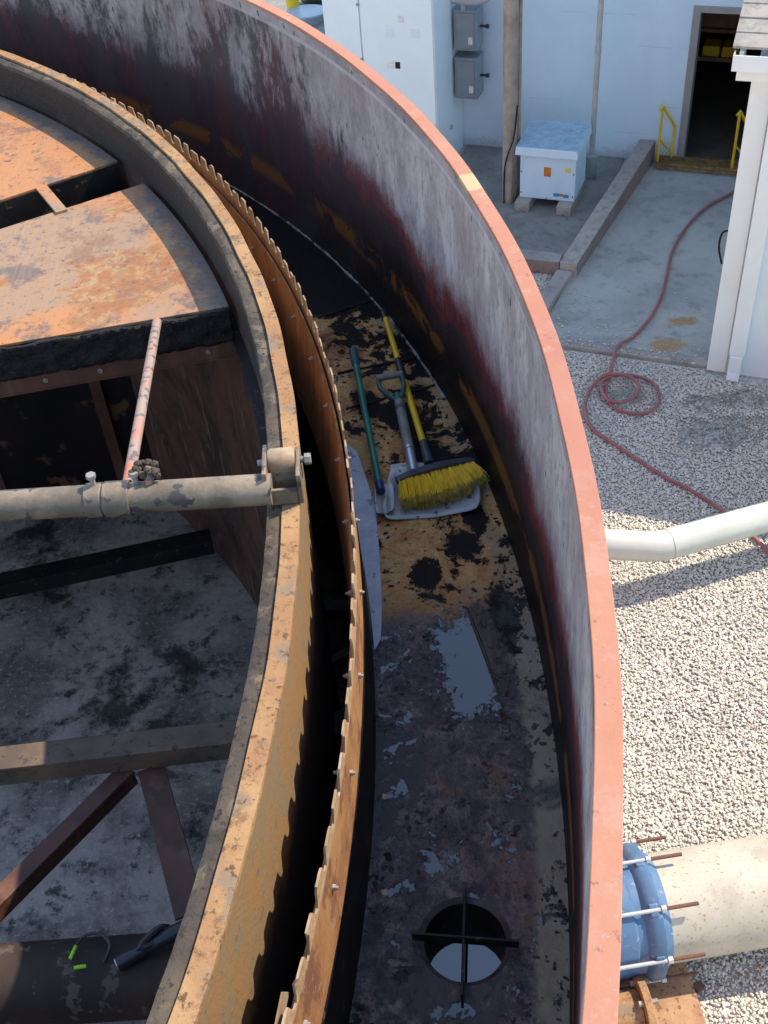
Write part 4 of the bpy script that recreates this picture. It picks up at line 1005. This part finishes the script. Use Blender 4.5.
b = MB(); ubox(b, DL - 1.6, DR + 1.6, V1 + .012, 21, 3.0, 3.05); ubox(b, DL - 1.65, DL - 1.6, V1 + .012, 21, .03, 3.0); ubox(b, DR + 1.6, DR + 1.65, V1 + .012, 21, .03, 3.0); ubox(b, DL - 1.6, DR + 1.6, 21, 21.05, .03, 3.0)
b.build('interior_shell', 'inside', bl, uv(-1, 18))
# inside: rack with a yellow bin
rk = thing('storage_rack', 'dark storage rack seen dimly inside the doorway', 'rack', uv(-1.4, 17.6))
b = MB(); ubox(b, -2.2, -.3, 17.4, 18.1, .80, .86); ubox(b, -2.2, -.3, 17.4, 18.1, 1.22, 1.27); b.build('shelf', 'crate_wood', rk, uv(-1.2, 17.5, .8))
for u in (-2.2, -.36):
    b = MB(); ubox(b, u - .003, u + .06, 17.397, 17.46, .03, 1.8); b.build('upright', 'meter', rk, uv(u, 17.4))
yb_ = thing('yellow_bin', 'bright yellow bin on the rack inside the doorway', 'bin', uv(-1.4, 17.5, .87))
for u0 in (-1.66, -1.38):
    b = MB(); ubox(b, u0, u0 + .25, 17.38, 17.7, .875, 1.03); b.build('bin_half', 'safety', yb_, uv(u0, 17.4, .87), bevel=.02)
b = MB(); ubox(b, -1.9, -.6, 17.45, 18.05, 1.275, 1.62); tag(b.build('cardboard_box', 'crate_wood', None, uv(-1.3, 17.6, 1.3), bevel=.01), 'long brown carton on the top shelf inside the doorway', 'box')
# landing grate and handrails
gt = thing('landing_grate', 'yellowed serrated metal grating step at the doorway', 'grating', uv(-1.4, 15.3))
b = MB()
for k in range(8):
    v = 15.28 + k * .034
    ubox(b, -1.90, -.60, v, v + .006, .085, .125)
    for j in range(44): b.add([uv(-1.90 + j * .0295, v, .125), uv(-1.90 + j * .0295 + .018, v, .125), uv(-1.90 + j * .0295 + .009, v, .138), uv(-1.90 + j * .0295, v + .006, .125), uv(-1.90 + j * .0295 + .018, v + .006, .125), uv(-1.90 + j * .0295 + .009, v + .006, .138)], [(0, 1, 2), (5, 4, 3), (0, 2, 5, 3), (1, 4, 5, 2)])
for k in range(27): ubox(b, -1.90 + k * .05, -1.895 + k * .05, 15.279, 15.528, .090, .120)
b.build('grating_bars', 'grate', gt, uv(-1.25, 15.3))
b = MB(); ubox(b, -1.915, -1.903, 15.26, 15.535, .06, .135); ubox(b, -.595, -.583, 15.26, 15.535, .06, .135); ubox(b, -1.90, -.60, 15.26, 15.268, .05, .085); b.build('grating_frame', 'grate', gt, uv(-1.25, 15.3))
for nm, u in (('left', -1.92), ('right', -.885)):
    hr = thing('handrail', 'yellow tubular handrail left of the doorway' if nm == 'left' else 'yellow handrail right of the doorway, half behind the white building', 'handrail', uv(u, 15.2), 'yellow handrails')
    b = MB(); A_, B_ = uv(u + .02, 15.33, .03), uv(u + .19, 15.50, .10)
    b.tube([A_, A_ + dz_ * .90], .019, 12); b.tube([B_, B_ + dz_ * .48], .017, 12); b.build('rail_post', 'safety', hr, A_, True)
    b = MB(); b.tube([A_ + dz_ * .86 - cv * .05 - cu * .03, A_ + dz_ * .90, B_ + dz_ * .48], .021, 12); b.tube([A_ + dz_ * .42, B_ + dz_ * .08], .016, 12); b.build('rail_bar', 'safety', hr, A_, True)

# white building on the right with gutter, downspout and shingled roof
wb = thing('white_building', 'white painted building with shingled eave, gutter and corner board', 'building', uv(3, 12))
b = MB(); ubox(b, -.50, 7, 10.53, 14.2, 0, 3.40); b.build('wall', 'siding', wb, uv(3, 12))
b = MB(); ubox(b, -.535, -.34, 10.497, 10.527, .03, 3.30); ubox(b, -.535, -.503, 10.53, 10.70, .03, 3.30); b.build('corner_board', 'white', wb, uv(-.5, 10.5), bevel=.004)
b = MB(); ubox(b, -.62, 7.2, 10.28, 10.62, 3.30, 3.40); b.build('soffit', 'white', wb, uv(3, 10.4), bevel=.004)
b = MB(); ubox(b, -.66, 7.2, 10.252, 10.278, 3.31, 3.52); ubox(b, -.66, -.625, 10.28, 10.60, 3.405, 3.56); b.build('fascia', 'white', wb, uv(3, 10.3), bevel=.004)
b = MB(); ubox(b, -.70, 7.2, 10.12, 10.132, 3.44, 3.58); ubox(b, -.70, 7.2, 10.133, 10.249, 3.44, 3.452); ubox(b, -.70, -.69, 10.133, 10.249, 3.453, 3.58)
gu = b.build('gutter', 'white', wb, uv(3, 10.2), bevel=.003)
b = MB(); ubox(b, -.685, 7.2, 10.135, 10.245, 3.4525, 3.470); b.build('gutter_bed', 'gutter', gu, uv(3, 10.2))
b = MB(); ubox(b, -.325, -.165, 10.40, 10.494, .32, 3.43); ubox(b, -.31, -.18, 10.38, 10.49, .12, .318); ds = b.build('downspout', 'white', wb, uv(-.25, 10.45), bevel=.012)
b = MB(); b.add([uv(-.31, 10.36, .02), uv(-.18, 10.36, .02), uv(-.18, 10.46, .02), uv(-.31, 10.46, .02), uv(-.31, 10.40, .20), uv(-.18, 10.40, .20), uv(-.18, 10.488, .20), uv(-.31, 10.488, .20)], [(0, 3, 2, 1), (4, 5, 6, 7), (0, 1, 5, 4), (1, 2, 6, 5), (2, 3, 7, 6), (3, 0, 4, 7)]); b.build('downspout_outlet', 'white', ds, uv(-.25, 10.45), bevel=.008)
b = MB(); sl_ = .42
for k in range(12):
    v = 10.22 + k * .165
    for j in range(26):
        u = -.72 + j * .30 + (.15 if k % 2 else 0) - (.15 if k % 2 else 0) ; w = .296
        z = 3.60 + (v - 10.22) * sl_
        b.box(uv(u, v, z + random.uniform(0, .004)), cu * w, cv * .20 + dz_ * .20 * sl_ * .86, Vector((0, 0, .020)))
b.build('roof_shingles', 'shingle', wb, uv(3, 10.4, 3.6))
b = MB(); vtop = 12.4
b.add([uv(-.64, 10.255, 3.59), uv(7.2, 10.255, 3.59), uv(7.2, vtop, 3.59 + (vtop - 10.25) * sl_), uv(-.64, vtop, 3.59 + (vtop - 10.25) * sl_), uv(-.64, 14.4, 3.6), uv(7.2, 14.4, 3.6)], [(0, 1, 2, 3), (3, 2, 5, 4), (0, 3, 4), (1, 5, 2)]); b.build('roof', 'white', wb, uv(3, 12, 3.6))
b = MB(); P_ = spline([uv(-.55, 11.9, .98), uv(-.66, 11.9, .95), uv(-.68, 11.92, .75), uv(-.62, 11.9, .55)], 5); b.tube(P_, .012, 8); b.build('wall_hook', 'dark', wb, uv(-.55, 11.9, .9), True)

# red hose
hz = .05
pth = [gr(740, 188, hz), gr(726, 196, hz), gr(705, 208, hz), gr(686, 228, hz), gr(673, 250, hz), gr(667, 275, hz), gr(662, 295, hz), gr(650, 318, hz), gr(634, 336, hz), gr(619, 345, .065), gr(614, 358, hz)]
pth += [gr(610, 372, .04), gr(606, 392, .04), gr(613, 406, .04), gr(630, 413, .04), gr(648, 412, .045), gr(659, 402, .05), gr(656, 386, .05), gr(640, 377, .055), gr(618, 375, .06), gr(603, 380, .07)]
pth2 = [gr(600, 378, .085), gr(589, 392, .05), gr(585, 410, .04), gr(592, 428, .04), gr(610, 441, .035), gr(634, 457, .035), gr(664, 476, .035), gr(694, 492, .035), gr(722, 510, .035), gr(747, 531, .035), gr(768, 551, .035), gr(800, 585, .035)]
pth3 = [gr(603, 380, .07), gr(601, 388, .075), gr(608, 400, .08), gr(622, 402, .075), gr(636, 396, .07), gr(639, 385, .075), gr(630, 377, .085), gr(612, 374, .09), gr(600, 378, .085)]
hs = MB(); hs.tube(spline(pth + pth3[1:] + pth2[1:], 6), .019, 10)
tag(hs.build('red_hose', 'hose', None, gr(620, 400), True), 'long faded red hose coiled once on the gravel and running to the door', 'hose')

# light pipe with elbow above the gravel
lpz = .45
lp_ = thing('light_pipe', 'smooth light grey pipe with an elbow running just above the gravel', 'pipe', gr(665, 545, 0))
e0, e1, e2 = gr(560, 542, lpz), gr(658, 547, lpz), gr(840, 497, lpz)
d0, d1 = (e1 - e0).normalized(), (e2 - e1).normalized()
e2 = e2 + d1 * 6
ee = [e1 - d0 * .14, e1 - d0 * .04 + d1 * .004, e1 + d1 * .04 - d0 * .004, e1 + d1 * .14]
b = MB(); b.tube([e0] + ee + [e2], .135, 32); b.build('pipe_run', 'lightpipe', lp_, e1, True)
b = MB(); b.tube([e1 + d1 * .10, e1 + d1 * .125], .139, 32); b.build('elbow_seam', 'lightpipe', lp_, e1, True)
for q in (e2 - d1 * .6, e2 - d1 * 4.6):
    b = MB(); b.cbox((q.x, q.y, 0), .12, .25, .32, math.atan2(d1.y, d1.x)); b.build('pipe_support', 'curb', lp_, q)

# large cream pipe with the blue coupling
cz = .42
c0, c1 = gr(560, 935, cz), gr(668, 906, cz); c1.z = c0.z = cz
c2 = gr(900, 868, cz); cd_ = (c2 - c1).normalized(); c0 = c1 - cd_ * 1.2; c2 = c2 + cd_ * 7
bp = thing('large_pipe', 'large cream speckled pipe joined to the tank with a blue bolted coupling', 'pipe', (c1.x, c1.y, 0))
b = MB(); b.tube([c0, c1, c2], .345, 64); b.build('pipe_barrel', 'cream', bp, c1, True)
yy = cd_.cross(dz_).normalized(); cc_ = gr(641, 921, cz); t_ = (cc_ - c1).dot(cd_); cc_ = c1 + cd_ * t_
b = MB()
def ringpts(c, rs): b.tube([c + cd_ * o for o, _ in rs], [r for _, r in rs], 64, cap=True)
ringpts(cc_, [(-.46, .35), (-.42, .40), (-.12, .395), (-.10, .375), (-.05, .375), (-.03, .405), (.0, .425), (.055, .425), (.06, .40), (.10, .365), (.12, .348)])
cp = b.build('blue_coupling', 'bluepaint', bp, cc_, True)
for k in range(8):
    a = 2 * PI * k / 8 + .30; d = yy * math.cos(a) + dz_ * math.sin(a); q = cc_ + d * .425
    b = MB()
    b.box(q - d * .05 - cd_ * .02 - d.cross(cd_) * .0425, cd_ * .06, d.cross(cd_) * .085, d * .055); lug = b.build('coupling_lug', 'bluepaint', bp, q, bevel=.012)
    b = MB(); b.tube([q - cd_ * .40, q + cd_ * .08], .013, 10); b.tube([q + cd_ * .055, q + cd_ * .085], .024, 6); b.build('tie_bolt', 'galv', lug, q)
    b = MB(); b.tube([q + cd_ * .086, q + cd_ * .29], .0125, 10); b.build('bolt_thread', 'rustbolt', lug, q)
# rusty flange plate beneath
fp = thing('rusty_flange', 'rusty steel flange block with a curved plate beside the blue coupling', 'flange', gr(655, 1000))
q = gr(655, 1030, 0); b = MB(); b.cbox((q.x, q.y, 0), .62, .75, .10, math.atan2(cd_.y, cd_.x)); b.build('base_plate', 'rustflange', fp, q, bevel=.01)
q = gr(640, 1012, .25)
b = MB(); b.tube([q, q + cd_ * .05], .21, 40); b.build('flange_disc', 'ring', fp, q, True, bevel=.004)
b = MB(); b.tube([q - cd_ * .5, q - cd_ * .005], .14, 32); b.build('pipe_nozzle', 'ring', fp, q, True)
for k in range(6):
    a = PI / 3 * k + .4; p = q + yy * math.cos(a) * .172 + dz_ * math.sin(a) * .172; b = MB(); b.tube([p - cd_ * .03, p + cd_ * .09], .019, 6); b.build('flange_bolt', 'bolt', fp, p)
q = gr(699, 988, .02); b = MB(); b.cbox(q, .07, .055, .03, .5); tag(b.build('rust_flake', 'rustbolt', None, q, bevel=.006), 'small rusty scrap lying on the gravel near the blue coupling', 'scrap')

# things far off at the top left
q = gr(294, 14); bo_ = thing('yellow_bollard', 'yellow bollard standing far behind the tank rim', 'bollard', q)
b = MB(); b.tube([q, q + dz_ * 1.0, q + dz_ * 1.06, q + dz_ * 1.09], [.13, .13, .10, .03], 24); b.build('bollard_post', 'safety', bo_, q, True)
q = gr(307, 20); tu = thing('pale_tub', 'low pale blue round tub behind the tank rim beside the bollard', 'tub', q)
b = MB(); b.tube([q, q + dz_ * .16, q + dz_ * .17, q + dz_ * .12], [.36, .42, .39, .36], 40); b.build('tub_shell', 'paleblue', tu, q, True)
q = gr(316, 4); ti = MB()
for k in range(3): ti.tube([q + Vector((math.cos(x * PI / 14) * .26, math.sin(x * PI / 14) * .26, .06 + k * .07)) for x in range(28)], .045, 10, closed=True)
tag(ti.build('cable_coil', 'black', None, q, True), 'small black coil lying on the far pavement by the enclosure', 'coil')

# ------------------------------------------------------------------ light
w = bpy.data.worlds.new('World'); S.world = w; w.use_nodes = True
nt = w.node_tree; bg = nt.nodes['Background']; sky = nt.nodes.new('ShaderNodeTexSky'); sky.sky_type = 'NISHITA'; sky.sun_disc = False
AZ, EL = R(24), R(50.5)
sky.sun_elevation = EL; sky.sun_rotation = PI / 2 - AZ; sky.air_density = 1.0; sky.dust_density = 0; sky.ozone_density = 1.6
nt.links.new(sky.outputs[0], bg.inputs[0]); bg.inputs[1].default_value = .15
sun = bpy.data.lights.new('sun', 'SUN'); sun.energy = 2.3; sun.angle = R(.53); sun.color = (1, .97, .91)
so = bpy.data.objects.new('sun', sun); COL.objects.link(so)
sd_ = Vector((math.cos(AZ) * math.cos(EL), math.sin(AZ) * math.cos(EL), math.sin(EL)))
so.rotation_euler = (-sd_).to_track_quat('-Z', 'Y').to_euler(); so.location = (5, 5, 20)
S.view_settings.view_transform = 'Standard'; S.view_settings.look = 'None'; S.view_settings.exposure = 1.48
try:
    S.view_settings.use_white_balance = True; S.view_settings.white_balance_temperature = 7600; S.view_settings.white_balance_tint = 12
except Exception: pass; S.view_settings.gamma = 1
